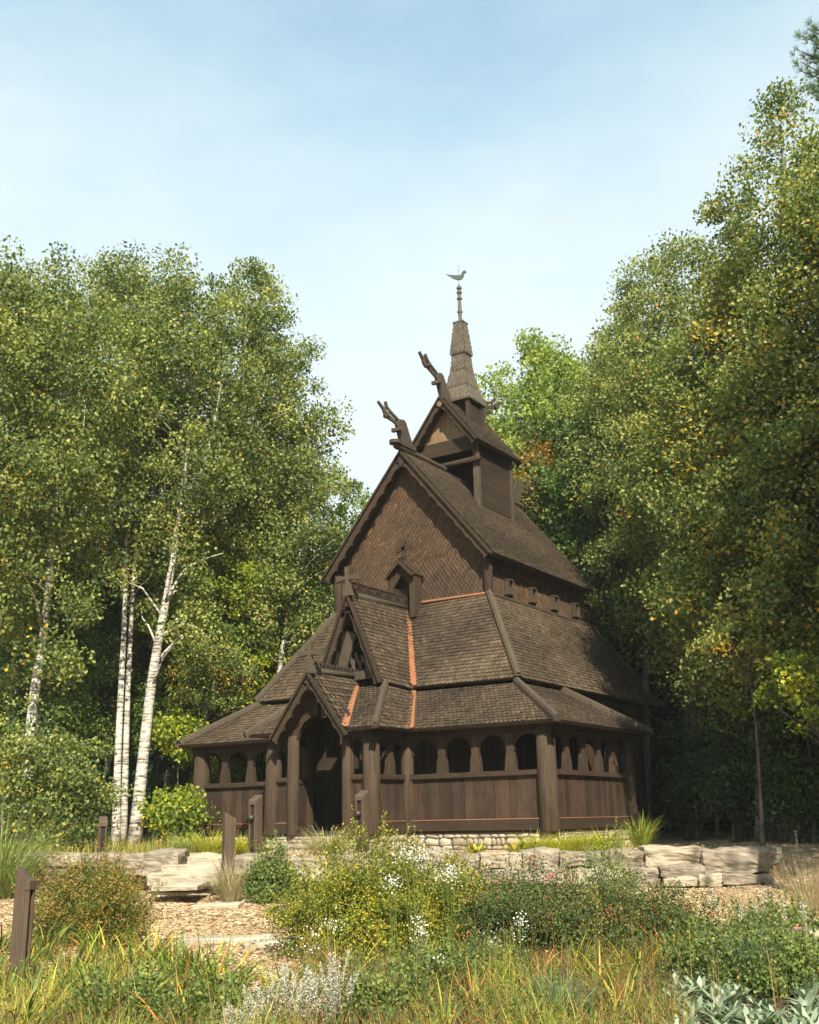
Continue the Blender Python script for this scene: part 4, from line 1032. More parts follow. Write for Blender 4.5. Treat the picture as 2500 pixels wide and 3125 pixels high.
BR('birch one step up the right skyline with a narrow tip', [(1360, 1700), (1360, 1300), (1355, 900), (1352, 550)], 34, [(.3, 1.0), (.45, 1.8), (.65, 2.0), (.85, 1.5), (1, .4)], 300, .15, 32)
BR('birch below the tallest birch with its tip level with the bird vane', [(1450, 1700), (1450, 1300), (1440, 900), (1438, 492)], 31, [(.25, 1.0), (.45, 1.9), (.65, 2.0), (.85, 1.5), (1, .35)], 320, .16, 33, yellow=.04)
BR('pale trunked birch with a leaning stem under the tallest birch', [(1560, 1700), (1540, 1350), (1525, 1180), (1530, 900), (1545, 600)], 27, [(.22, 1.0), (.45, 2.0), (.7, 2.0), (.88, 1.4), (1, .4)], 320, .15, 34, yellow=.05)
BR('tallest birch, its crown stepping up to the right picture edge', [(1660, 1700), (1655, 1300), (1640, 900), (1645, 500), (1642, 180)], 25, [(.2, 1.2), (.40, 2.0), (.60, 2.5), (.78, 2.1), (.90, 1.1), (1, .35)], 460, .19, 35, yellow=.05)
BR('birch right of the tallest birch, cut by the picture edge', [(1770, 1700), (1770, 1300), (1765, 900), (1755, 330)], 23, [(.2, 1.2), (.40, 1.8), (.6, 2.0), (.8, 1.7), (1, .4)], 380, .18, 36, yellow=.03)
BR('orange flecked birch in front of the right wood at middle height', [(1600, 1700), (1600, 1300), (1590, 1100), (1585, 760)], 22.5+2.5, [(.22, .8), (.35, 1.3), (.55, 1.8), (.8, 1.8), (1, .5)], 260, .12, 37, yellow=.05, tone=(.55, .18))
# tall trees just outside the right of the frame, whose shade falls on the wood
for k, (d, q, H) in enumerate(((4.5, 12.6, 21), (9.0, 13.6, 26), (13.0, 13.7, 27), (1, 14.0, 22), (6.5, 15.8, 26), (11.0, 16.5, 27), (17.5, 13.6, 22), (15.5, 17.0, 24), (22.0, 15.0, 21), (27, 16.5, 20), (2.5, 18.0, 22), (20, 19.0, 23), (10.5, 19.5, 24))):
    x, y = site(d, q); r_ = clone(pb if k % 2 else pa, (x, y, float(ground_z(x, y))), k*1.7, H/16.5, 'forest tree standing just beyond the right picture edge', 'trees beyond the right edge')
# pine branch reaching in at the upper right corner
PQ = gp(1840, 16.5)
top_ = sight(1850, -150, 16.5)
proot = empty('pine_tree', tuple(PQ), 'long needled pine whose boughs enter at the upper right corner', 'tree')
mb = MB(); mb.tube([(0, 0, 0), tuple((top_-PQ)*.5), tuple(top_-PQ)], [.2, .13, .03], 10)
rngp = np.random.default_rng(9); Pn = []; An = []
for i in range(60):
    h = rngp.uniform(.35, .98); a = (top_-PQ)*h; th = rngp.uniform(0, 6.28); L_ = ((1.25-h)*2.6+.3)*(1 if math.cos(th)*RH[0]+math.sin(th)*RH[1] > -.1 else .2)
    if i < 14: 
        tgt = [(1690, 75), (1680, 105), (1700, 60), (1688, 150), (1685, 130), (1705, 195), (1695, 180), (1710, 90), (1712, 150), (1720, 210), (1715, 120), (1718, 60), (1722, 100), (1724, 170)][i]
        e_ = sight(tgt[0], tgt[1], 16.2+.1*(i % 4))-PQ; a = np.array([*((top_-PQ)[:2]*(e_[2]/(top_-PQ)[2])), e_[2]-.5])
    else: e_ = a+np.array([math.cos(th)*L_, math.sin(th)*L_, .35])
    mid = (a+e_)/2+[0, 0, -.1]; mb.tube([a, mid, e_], [.035, .02, .008], 5)
    for s_ in np.linspace(.35, 1, 22):
        c_ = a+(e_-a)*s_+rngp.normal(0, .10, 3)*(1.15-s_*.6)
        k = 26; dr_ = rngp.normal(size=(k, 3))+(e_-a)/np.linalg.norm(e_-a)*1.0+[0, 0, .5]; dr_ /= np.linalg.norm(dr_, axis=1, keepdims=True)
        Pn.append(np.repeat(c_[None], k, 0)); An.append(dr_)
Pn = np.concatenate(Pn); An = np.concatenate(An); n_ = len(Pn)
Sd = np.cross(An, rngp.normal(size=(n_, 3))); Sd /= np.linalg.norm(Sd, axis=1, keepdims=True)
Ln = rngp.uniform(.09, .14, n_)[:, None]
V = np.stack([Pn-Sd*.003, Pn+Sd*.003, Pn+An*Ln+Sd*.002, Pn+An*Ln-Sd*.002], 1).reshape(-1, 3)
mb.build('trunk', B_GREY, proot, smooth=True)
quads_object('needles', V, 4, np.clip(rngp.normal(.7, .2, n_), 0, 1), leafmat('pine_needles', [(0, (.03, .075, .03)), (.6, (.075, .15, .06)), (1, (.15, .24, .09))], .2), proot)
# small lit branches against the dark of the right wood
sap(1560, 1330, 23, 1.0, .7, 50, 'yellow green spray of birch leaves lit against the dark wood', lm=L_BIRCH, nc=42, per=45, size=.085, tone=(.7, .15), yellow=.15, group=None, cat='young tree', name='young_birch', crad=(.2, .4))
sap(1700, 1450, 19.5, .75, .55, 51, 'leafy spray lit at the right picture edge, below the yellow green one', lm=L_LIME, nc=36, per=45, size=.08, tone=(.5, .15), yellow=.15, group=None, cat='young tree', name='young_birch', crad=(.18, .36))

# the wood beyond, one mass
rngd = np.random.default_rng(21); n = 3400
dd = rngd.uniform(62, 96, n); qq = rngd.uniform(-1, 1, n)*.62*dd*1.25
hh = rngd.uniform(0, 1, n)**1.3*(9+6*(qq/dd > .12))
C = np.stack([CAM[0]+FH[0]*dd+RH[0]*qq, CAM[1]+FH[1]*dd+RH[1]*qq, hh-.0], 1)
V, ii = cloud(C, rngd.uniform(.9, 1.7, n), 46, .42, rngd)
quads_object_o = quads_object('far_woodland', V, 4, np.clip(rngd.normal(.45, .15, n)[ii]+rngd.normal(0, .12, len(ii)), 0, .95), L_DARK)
tag(quads_object_o, kind='stuff', label='dark far woodland closing the view behind all the trees')

for k, (px, py, d, rx, rz) in enumerate([(1455, 1480, 40, 1.7, 2.0), (1520, 1500, 38, 1.8, 2.0), (1640, 1480, 36, 1.6, 1.8), (1720, 1560, 34, 1.5, 1.5), (1430, 1350, 41, 2.0, 2.4), (1500, 1300, 39, 2.0, 2.4), (1600, 1380, 36, 2.0, 2.2), (1700, 1350, 33, 1.9, 2.2), (1360, 1320, 42, 1.9, 2.4), (1390, 1560, 44, 1.7, 1.6)]):
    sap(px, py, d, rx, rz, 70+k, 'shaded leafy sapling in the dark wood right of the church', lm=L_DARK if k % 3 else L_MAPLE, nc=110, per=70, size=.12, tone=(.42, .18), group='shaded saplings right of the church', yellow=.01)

for k, (px, py, d, rx, rz) in enumerate([(1600, 1520, 25.5, 1.2, 1.3), (1690, 1560, 24, 1.2, 1.4), (1560, 1420, 27, 1.3, 1.3), (1660, 1400, 25, 1.4, 1.4), (1720, 1680, 26.5, 1.0, .6)]):
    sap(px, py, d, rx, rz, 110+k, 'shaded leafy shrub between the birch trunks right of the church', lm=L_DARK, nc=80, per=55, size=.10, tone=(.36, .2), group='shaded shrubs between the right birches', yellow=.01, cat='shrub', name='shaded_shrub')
for k, (px, py, d, rx, rz) in enumerate([(190, 1200, 34.5, 1.5, 1.8), (320, 1330, 34.5, 1.3, 1.6), (50, 1230, 33, 1.6, 1.8), (215, 1420, 33.5, .9, 1.2), (330, 1500, 33, .8, 1.0)]):
    sap(px, py, d, rx, rz, 130+k, 'dim green sapling in the shade between the white trunks', lm=L_MAPLE, nc=90, per=60, size=.10, tone=(.36, .16), group='dim saplings between the white birch trunks', yellow=.01)

for k, (px, py, d, rx, rz) in enumerate([(1440, 1600, 36, 1.4, 1.4), (1500, 1660, 33, 1.3, 1.0), (1560, 1600, 34, 1.4, 1.5), (1620, 1650, 31.5, 1.2, 1.1), (1680, 1620, 33, 1.3, 1.4), (1720, 1640, 30, 1.1, 1.1), (1410, 1660, 40, 1.4, 1.0), (1470, 1690, 41, 1.5, .9), (1530, 1690, 42, 1.5, .9), (1600, 1690, 41, 1.5, .9), (1660, 1695, 40, 1.5, .9), (1720, 1700, 38, 1.3, .8)]):
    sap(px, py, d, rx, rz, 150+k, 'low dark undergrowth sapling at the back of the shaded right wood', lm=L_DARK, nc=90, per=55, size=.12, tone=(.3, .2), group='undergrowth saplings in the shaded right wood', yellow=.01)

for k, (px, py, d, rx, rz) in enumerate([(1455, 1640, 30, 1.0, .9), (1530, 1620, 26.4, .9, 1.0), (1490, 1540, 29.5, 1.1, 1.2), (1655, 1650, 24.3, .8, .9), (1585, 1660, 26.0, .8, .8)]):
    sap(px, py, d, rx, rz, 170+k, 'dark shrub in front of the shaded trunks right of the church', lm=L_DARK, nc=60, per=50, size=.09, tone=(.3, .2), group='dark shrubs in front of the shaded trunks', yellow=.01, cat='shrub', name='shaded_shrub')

# ------------------------------------------------------------------ stones
from mathutils import noise
def rock_mesh(w, dp, h, seed, tone, rough=1.):
    bm = bmesh.new(); bmesh.ops.create_cube(bm, size=1)
    bmesh.ops.subdivide_edges(bm, edges=bm.edges[:], cuts=11, use_grid_fill=True)
    off = Vector((seed*7.3, seed*3.1, seed*1.7))
    for v in bm.verts:
        p = v.co.copy()
        dim = (w/2, dp/2, h/2); r = min(.02, h*.2)
        P = Vector([math.copysign(abs(2*c)**.72, c)*m_ for c, m_ in zip(p, dim)])
        inn = Vector([max(-m_+r, min(m_-r, c)) for c, m_ in zip(P, dim)])
        dd_ = P-inn
        if dd_.length > r: P = inn+dd_*(r/dd_.length)
        n1 = noise.noise(P*1.8+off); n2 = abs(noise.noise(P*4.5+off))*2-.5; n3 = abs(noise.noise(P*11+off))*2-.5
        st_ = math.floor((P.z/h+.5)*4+n1*1.5)/4*.04
        dirv = Vector((p.x*.8, p.y*1.5, p.z*.8)); dirv.normalize()
        P += dirv*(n1*.08-n2*.055-n3*.022+st_)*rough*min(1, h*2.6+.2)
        v.co = P
    mb = MB(); mb.add([v.co for v in bm.verts], [[v.index for v in f_.verts] for f_ in bm.faces], tone); bm.free()
    return mb
NR_ = [0]
YAWS = math.atan2(RH[1], RH[0])
def rock(px0, px1, py0, py1, d, dp, label, cat='stone', name='wall_stone', group=None, mat=None, tone=None, tilt=0.):
    """stone seen between these bounds in the full photograph (2500 px wide), front face at distance d"""
    NR_[0] += 1; k = 1.44928
    a = sight(px0/k, py1/k, d); b = sight(px1/k, py1/k, d); c = sight(px0/k, py0/k, d); c2 = sight(px1/k, py0/k, d)
    w = float(np.linalg.norm((b-a)[:2])); z0 = (a[2]+b[2])/2; h = float((c[2]+c2[2])/2-z0)
    cen = (a+b)/2+np.array([FH[0], FH[1], 0])*dp/2
    mb = rock_mesh(w*.985, dp, h*.99, NR_[0], tone if tone is not None else random.uniform(.3, .7))
    o = mb.build(name, mat or M_STONE2, smooth=False, loc=(cen[0], cen[1], z0+h/2))
    o.rotation_euler = (0, tilt, YAWS+random.uniform(-.03, .03))
    return tag(o, label, cat, group)
RG = 'limestone blocks of the dry stone retaining wall right of the shrub'
tp = [(1290, 1384, 2602, 2655, None), (1387, 1462, 2618, 2654, None), (1468, 1594, 2604, 2652, 'pale squarish block in the upper course just right of the white asters'), (1597, 1708, 2600, 2650, None),
      (1711, 1840, 2602, 2648, None), (1843, 1969, 2602, 2648, None), (1972, 2142, 2588, 2643, 'whitest block, standing proud of the upper course, left of the big grey block'),
      (2152, 2356, 2596, 2666, 'largest grey block near the right end of the retaining wall'), (2352, 2386, 2594, 2640, 'narrow end block behind the largest grey block')]
ORD = ['first', 'second', 'third', 'fourth', 'fifth', 'sixth', 'seventh', 'eighth', 'ninth', 'tenth']
dw = lambda px: 21.9-.07*max(0, (px-1250)/3310*22)
for i, (a, b, c, e, lab) in enumerate(tp):
    rock(a, b, c, e, dw(a)-.25, .55, lab or f'weathered block, {ORD[i]} from the left in the upper course of the retaining wall', group=RG, mat=M_STONE if lab and 'white' in lab or lab and 'pale' in lab else M_STONE2)
bt = [(1250, 1392, 2656, 2705, None), (1396, 1582, 2655, 2702, None), (1585, 1698, 2651, 2700, None), (1702, 1906, 2650, 2702, None), (1908, 2010, 2650, 2686, None), (2014, 2158, 2642, 2678, 'thin wedge shaped slab under the whitest block'),
      (2136, 2206, 2668, 2705, None), (2208, 2372, 2667, 2700, 'low pale slab under the largest grey block')]
for i, (a, b, c, e, lab) in enumerate(bt):
    rock(a, b, c, e, dw(a)-.28, .5, lab or f'weathered block, {ORD[i]} from the left in the lower course of the retaining wall', group=RG, mat=M_STONE2 if i % 3 else M_STONE)
rock(1880, 2020, 2684, 2712, 21.2, .4, 'long low footing stone under the lower course of the retaining wall', group=RG)
rock(2030, 2130, 2682, 2705, 21.0, .3, 'small pale footing stone left of the low pale slab', mat=M_STONE)
rock(2452, 2540, 2610, 2640, 22.0, .6, 'grey rock lying on the bank at the right picture edge')
rock(2424, 2540, 2850, 2900, 12.3, .6, 'pale rock in the planting at the lower right picture edge', mat=M_STONE)
rock(866, 996, 2622, 2662, 21.9, .5, 'dark weathered block half hidden left of the big yellow green shrub')
rock(905, 1010, 2660, 2700, 21.7, .5, 'pale block under the dark one left of the big yellow green shrub', mat=M_STONE)
rock(1010, 1285, 2612, 2700, 22.3, .5, 'long wall block hidden behind the big yellow green shrub')
LG = 'stones of the low wall left of the steps'
rock(20, 118, 2612, 2648, 22.6, .7, 'first capping slab from the left picture edge in the low wall', group=LG)
rock(120, 238, 2610, 2645, 22.5, .7, 'second capping slab from the left picture edge in the low wall', group=LG, mat=M_STONE)
rock(238, 366, 2612, 2648, 22.5, .7, 'third capping slab from the left, behind the orange tinged shrub', group=LG)
rock(60, 210, 2648, 2690, 22.6, .5, 'lower course stone under the left capping slabs', group=LG)
rock(212, 372, 2650, 2690, 22.6, .5, 'lower course stone behind the orange tinged shrub', group=LG)
rock(366, 545, 2606, 2672, 22.3, .8, 'long sloping block left of the stone steps', mat=M_STONE2)
rock(668, 816, 2619, 2672, 21.6, .7, 'squared grey block right of the stone steps, behind the blond grass')
for (a, b, c, e, d, dp, lab) in [(470, 690, 2616, 2646, 22.9, 2.2, 'broad top slab of the stone steps'), (492, 680, 2642, 2668, 22.0, 1.4, 'middle slab of the stone steps'), (450, 668, 2667, 2704, 21.3, 1.2, 'thick bottom slab of the stone steps'),
                                 (455, 600, 2703, 2722, 19.6, 1.5, 'flat slab lying on the mulch below the steps')]:
    rock(a, b, c, e, d, dp, lab, cat='step', name='stone_step', group='slabs of the stone steps', mat=M_STONE, tone=.75)
def flat_stone(px, py, w, dp, label, h=.07):
    k = 1.44928; d = dist_of(px/k, py/k); p = sight(px/k, py/k, d); NR_[0] += 1
    o = rock_mesh(w, dp, h, NR_[0], .8, .8).build('flat_stone', M_STONE, smooth=True, loc=(p[0], p[1], float(ground_z(p[0], p[1]))+h*.1)); o.rotation_euler = (0, 0, YAWS+random.uniform(-.3, .3))
    return tag(o, label, 'stone')
def dist_of(px, py):
    lo, hi = 3., 40.
    f_ = lambda d: (lambda p: p[2]-float(ground_z(p[0], p[1])))(sight(px, py, d))
    prev = f_(lo)
    for d in np.arange(lo, hi, .1):
        if f_(d) <= 0: return float(d)
    return hi
flat_stone(665, 2768, .75, .55, 'pale stepping stone alone in the mulch path')
flat_stone(560, 2725, 1.2, .9, 'flat pale slab at the foot of the steps')
flat_stone(255, 2868, .62, .35, 'pale edging stone among the daylilies at left', .2)
flat_stone(700, 2876, 1.1, .35, 'long pale edging stone where the mulch path meets the planting', .1)
flat_stone(820, 2890, .6, .3, 'short pale edging stone right of the long one', .1)
flat_stone(600, 2600, 1.8, 2.6, 'wide pale paving slab between the top step and the porch', .05)

# ------------------------------------------------------------------ wooden posts
M_POST = surf('stained_post_wood', [(.15, (.030, .020, .014)), (.5, (.075, .050, .034)), (.85, (.14, .10, .07))], (10, 10, .7), 5, 8, .3, .5, .012, big=(1.3, .3))
def newel(px, py_top, d, w, label, rot=0., knob=False):
    k = 1.44928; p = sight(px/k, py_top/k, d); g = float(ground_z(p[0], p[1]))-.08; H = p[2]-g
    root = empty('wooden_post', (p[0], p[1], g), label, 'post'); root.rotation_euler = (0, 0, rot)
    h = w/2
    mb = MB(); z1 = H-.10
    V = [(-h, -h, 0), (h, -h, 0), (h, h, 0), (-h, h, 0), (-h, -h, z1), (h, -h, z1-.0), (h, h, H), (-h, h, H)]
    mb.add(V, [(0, 3, 2, 1), (4, 5, 6, 7), (0, 1, 5, 4), (1, 2, 6, 5), (2, 3, 7, 6), (3, 0, 4, 7)], .5)
    b_ = mb.build('shaft', M_POST, root, bevel=.01)
    ch = MB()
    for s in (1, -1): ch.box(s*h*.72-.18*w/2, s*h*.72+.18*w/2, -h-.045, -h-.001, .0, z1-.02, .6)
    ch.build('edge_moulding', M_POST, root, bevel=.005)
    cap = MB(); cap.add([(-h*1.02, -h-.05, z1-.11), (h*1.02, -h-.05, z1-.11), (h*1.02, -h-.002, z1-.11), (-h*1.02, -h-.002, z1-.11), (-h*1.02, -h-.05, z1-.03), (h*1.02, -h-.05, z1-.03), (h*1.02, -h-.002, z1+.01), (-h*1.02, -h-.002, z1+.01)],
                      [(0, 3, 2, 1), (4, 5, 6, 7), (0, 1, 5, 4), (1, 2, 6, 5), (2, 3, 7, 6), (3, 0, 4, 7)], .7)
    cap.build('cap_block', M_POST, root)
    MB().box(-h*.5, h*.5, -h-.012, -h-.001, .1, z1-.12, .05).build('dark_groove_strip', M_V, root)  # dark strip between the ribs imitates shade in a groove
    if knob:
        kb = MB().tube([(0, -h-.01, H-.48), (0, -h-.06, H-.48)], [.055, .05], 14, .4).ball((0, -h-.08, H-.48), .058, 14, 10)
        kb.build('iron_knob', M_IRON, root, smooth=True)
newel(76, 2645, 11.0, .115, 'tall grooved wooden post among the daylilies at the lower left', rot=1.9)
newel(316, 2490, 23.6, .17, 'wooden post with slanted top behind the orange tinged shrub', rot=.9)
newel(697, 2478, 21.4, .165, 'wooden post in the blond grass beside the stone steps', rot=2.6)
newel(783, 2425, 24.3, .20, 'wooden post with iron knob left of the porch, in front of the left porch log', rot=.10, knob=True)
newel(1106, 2411, 23.6, .20, 'wooden post with iron knob right of the porch opening', rot=.10, knob=True)

# ------------------------------------------------------------------ low plants
def blades(P, Ln, wd, az, lean, curl, tone, segs=4, twist=None):
    n = len(P); P = np.array(P, float); s = np.linspace(0, 1, segs+1)
    dirh = np.stack([np.cos(az), np.sin(az), np.zeros(n)], 1); side = np.stack([-np.sin(az), np.cos(az), np.zeros(n)], 1)
    if twist is not None: side = side*np.cos(twist)[:, None]+dirh*np.sin(twist)[:, None]
    pts = [P]; cur = P.copy()
    for k in range(segs):
        th = lean+curl*(k+.5)/segs
        cur = cur+(dirh*np.sin(th)[:, None]+np.array([0, 0, 1.])*np.cos(th)[:, None])*(Ln/segs)[:, None]; pts.append(cur)
    prof = [min(1, .55+1.2*x)*(1-x**2.2)+.03 for x in s]
    Q = []
    for k in range(segs):
        a, b = pts[k], pts[k+1]; wa, wb = (wd*prof[k])[:, None]/2, (wd*prof[k+1])[:, None]/2
        Q.append(np.stack([a-side*wa, a+side*wa, b+side*wb, b-side*wb], 1))
    V = np.stack(Q, 1).reshape(-1, 3)
    return V, np.repeat(tone, segs)
G_STRAP = leafmat('strap_leaves', [(0, (0.1150, 0.0633, 0.0275)), (.12, (0.0403, 0.0747, 0.0154)), (.45, (0.0978, 0.1610, 0.0242)), (.72, (0.2530, 0.3105, 0.0352)), (.88, (0.4830, 0.4140, 0.0550)), (.95, (0.5750, 0.3220, 0.0550)), (1, (0.4600, 0.1955, 0.0550))], .3)
G_MEADOW = leafmat('meadow_stems', [(0, (0.0780, 0.0390, 0.0216)), (.2, (0.2080, 0.0975, 0.0420)), (.42, (0.3900, 0.2210, 0.0840)), (.50, (0.1300, 0.1560, 0.0300)), (.68, (0.1950, 0.2600, 0.0360)), (.85, (0.4420, 0.3900, 0.0600)), (1, (0.6240, 0.4420, 0.1320))], .25)
G_BLOND = leafmat('dry_grass', [(0, (.16, .11, .06)), (.5, (.38, .29, .17)), (.8, (.36, .36, .19)), (1, (.60, .50, .33))], .3)
G_BLUE = leafmat('blue_green_grass', [(0, (.05, .09, .05)), (.5, (.12, .19, .11)), (1, (.25, .33, .18))], .3)
G_MISC = leafmat('tall_grass', [(0, (.09, .13, .03)), (.5, (.22, .27, .08)), (.85, (.40, .42, .17)), (1, (.60, .50, .28))], .3)
G_GOLD = leafmat('golden_grass', [(0, (.24, .12, .04)), (.3, (.38, .25, .06)), (.6, (.36, .38, .05)), (1, (.55, .50, .07))], .35)
L_GREEN = leafmat('perennial_leaves', [(0, (0.0440, 0.0700, 0.0200)), (.5, (0.1100, 0.1550, 0.0400)), (.9, (0.2200, 0.2600, 0.0600)), (1, (0.3740, 0.3200, 0.0600))], .33)
L_YELSH = leafmat('yellow_green_shrub_leaves', [(0, (.045, .07, .012)), (.35, (.11, .14, .02)), (.6, (.25, .26, .03)), (.85, (.43, .38, .03)), (1, (.52, .27, .03))], .3)
L_ORSH = leafmat('orange_tinged_leaves', [(0, (.03, .06, .015)), (.45, (.09, .12, .022)), (.72, (.20, .19, .035)), (.9, (.34, .20, .04)), (1, (.42, .15, .035))], .3)
L_REDSH = leafmat('dark_glossy_leaves', [(0, (0.0265, 0.0470, 0.0144)), (.5, (0.0691, 0.0992, 0.0270)), (.8, (0.1381, 0.1672, 0.0360)), (.93, (0.2550, 0.1463, 0.0450)), (1, (0.3719, 0.0836, 0.0360))], .25)
L_SILV = leafmat('silvery_leaves', [(0, (.10, .14, .08)), (.5, (.22, .28, .18)), (1, (.38, .43, .32))], .2)
L_ARTE = leafmat('silver_plumes', [(0, (.22, .20, .15)), (.5, (.44, .41, .33)), (1, (.66, .63, .53))], .2)
M_WHITE = leafmat('white_petals', [(0, (.48, .46, .40)), (1, (.72, .70, .64))], .2)
M_BERRY = surf('red_berries', [(.2, (.45, .03, .015)), (.8, (.72, .07, .03))], rough=.3, spec=.5, bump=0)
M_OBERRY = surf('orange_berries', [(.2, (.50, .12, .02)), (.8, (.75, .22, .04))], rough=.35, spec=.5, bump=0)
M_PINK = leafmat('pink_petals', [(0, (.55, .18, .35)), (1, (.75, .35, .52))], .3)

def tuft(name, label, cat, px, py, h, n, spread, w, mat, seed, lean=(.1, .9), curl=(.3, 1.3), tone=(.5, .2), group=None, d=None, at=None, L=None, segs=4):
    rng = np.random.default_rng(6000+seed)
    if at is None:
        p = sight(px, py, dist_of(px, py)) if d is None else gp(px, d); p = (p[0], p[1], float(ground_z(p[0], p[1])))
    else: p = at
    az = rng.uniform(0, 6.283, n); r_ = spread*np.sqrt(rng.uniform(0, 1, n))*.6
    P = np.stack([np.cos(az)*r_, np.sin(az)*r_, np.zeros(n)-.01], 1)
    az2 = az+rng.normal(0, .5, n)
    Ln = h*rng.uniform(.6, 1.25, n)
    V, tn = blades(P, Ln, w*rng.uniform(.6, 1.3, n), az2, rng.uniform(*lean, n)*(.3+.7*r_/max(spread*.6, .01)), rng.uniform(*curl, n), np.clip(rng.normal(tone[0], tone[1], n), 0, 1), segs, rng.uniform(-.6, .6, n))
    o = quads_object(name, V, 4, tn, mat, loc=p); return tag(o, label, cat, group)

# tall ornamental grass at the left edge
tuft('ornamental_grass', 'tall fountain of pale green ornamental grass at the left picture edge', 'grass', 8, 1800, 2.0, 900, .55, .014, G_MISC, 1, lean=(.1, .8), curl=(.6, 1.9), d=22.0, segs=7)
# golden grass mounds at the church base
HG = 'golden grass mounds along the church base'
for k, (px, d, h, lab, mt) in enumerate([(400, 25.0, .62, 'leftmost grass mound under the left gallery', G_MISC), (445, 24.8, .66, 'second grass mound under the left gallery', G_GOLD), (505, 24.6, .62, 'grass mound between the two posts left of the porch', G_GOLD),
        (1125, 22.9, .48, 'leftmost golden grass mound under the right gallery wall', G_GOLD), (1180, 22.8, .50, 'middle golden grass mound under the right gallery wall', G_GOLD), (1270, 23.2, .55, 'large green gold mound below the church corner', G_GOLD), (1235, 23.0, .45, 'small golden mound left of the large green gold one', G_GOLD),
        (690, 23.3, .75, 'thin brownish grass tuft in front of the porch threshold', G_BLOND)]):
    tuft('grass_mound', lab, 'grass', px, 0, h*1.1, 900, .46, .010, mt, 10+k, lean=(.2, 1.1), curl=(.8, 2.0), tone=(.72, .2), group=HG if k < 7 else None, d=d, segs=6)
tuft('grass_tuft', 'upright green grass tuft at the right end of the church wall', 'grass', 1350, 0, .74, 220, .25, .018, G_STRAP, 30, lean=(.05, .6), curl=(.3, 1.1), tone=(.62, .15), d=24.6, segs=6)
tuft('grass_tuft', 'blond fine leaved grass tuft beside the stone steps', 'grass', 490, 0, .78, 700, .28, .007, G_BLOND, 31, lean=(.1, .7), curl=(.2, 1.0), tone=(.6, .2), d=20.2, segs=5)
# hostas
def broad(name, label, cat, at, n, L_, w, mat, seed, tone=(.6, .2), lean=(.4, 1.2), curl=(.3, .9), group=None):
    rng = np.random.default_rng(7000+seed); az = rng.uniform(0, 6.28, n)
    P = np.stack([np.cos(az)*.03, np.sin(az)*.03, np.zeros(n)], 1)
    V, tn = blades(P, L_*rng.uniform(.6, 1.15, n), w*rng.uniform(.7, 1.2, n), az, rng.uniform(*lean, n), rng.uniform(*curl, n), np.clip(rng.normal(tone[0], tone[1], n), 0, 1), 5)
    o = quads_object(name, V, 4, tn, mat, loc=at); return tag(o, label, cat, group)
broad('hosta', 'yellow green broad leaved hosta, the left one on the terrace below the right gallery', 'plant', tuple(gp(1000, 22.9)), 60, .36, .09, G_STRAP, 1, (.8, .15))
broad('hosta', 'yellow green broad leaved hosta, the right one next to the golden grass mounds', 'plant', tuple(gp(1085, 22.7)), 60, .36, .09, G_STRAP, 2, (.8, .15))
# shrubs of the foreground
def shrub(label, px, d, rx, rz, nc, per, size, lm, seed, tone=(.5, .18), crad=(.12, .26), shoots=30, yellow=.03, cat='shrub', name='shrub', berries=None, flowers=None, lift=0., shoot_len=.35, bmt=None, rtw=.008):
    g0 = gp(px, d)
    root, C = bush(name, label, cat, g0, rx, rz, nc, per, size, lm, seed, tone=tone, crad=crad, twigs=30, rtw=rtw, yellow=yellow, zoff=lift)
    rng = np.random.default_rng(8000+seed)
    # shoots that stand out of the outline
    out_ = np.argsort(-(np.linalg.norm(C/np.array([rx, rx, rz]), axis=1)+rng.uniform(0, .25, len(C))))[:shoots]
    Q = []; mb = MB()
    for k in out_:
        c = C[k]; dr_ = c/np.array([rx, rx, rz]); dr_ = dr_/np.linalg.norm(dr_)*.7+np.array([0, 0, .55])+rng.normal(0, .18, 3); dr_ /= np.linalg.norm(dr_)
        ln = shoot_len*rng.uniform(.5, 1.3); e = c+dr_*ln; b = e+dr_*.02-np.array([0, 0, .04*ln])
        mb.tube([c, (c+e)/2+rng.normal(0, .01, 3), b], [rtw*.4, rtw*.3, rtw*.15], 4)
        s = rng.uniform(0, 1, int(ln*110)); Q.append(c+(e-c)*s[:, None]+rng.normal(0, .012, (len(s), 3)))
    if Q:
        Q = np.concatenate(Q); V = leaves(Q, size*.9, rng, .7, 0.)
        tag(quads_object('shoots', V, 4, np.clip(rng.normal(tone[0]+.12, .18, len(Q)), 0, 1), lm, root), kind='stuff'); tag(mb.build('shoot_stems', B_GREY, root), kind='stuff')
    if berries:
        mt, nb, ncl, r = berries; mb = MB()
        for i in range(ncl):
            c = C[rng.integers(len(C))]; dr_ = c/np.array([rx, rx, rz])
            c = c+dr_*np.array([rx, rx, rz])*.10+np.array([0, 0, .05])
            for j in range(nb): mb.ball(c+rng.normal(0, .035, 3), r*rng.uniform(.8, 1.2), 6, 4, rng.uniform(0, 1))
        tag(mb.build('berries', mt, root, smooth=True), kind='stuff')
    return root, C, g0
shrub('big yellow green shrub in the middle of the foreground, thin shoots rising to the porch', 797, 13.2, 1.12, 1.02, 560, 150, .029, L_YELSH, 1, tone=(.44, .22), shoots=110, shoot_len=.30, yellow=.06)
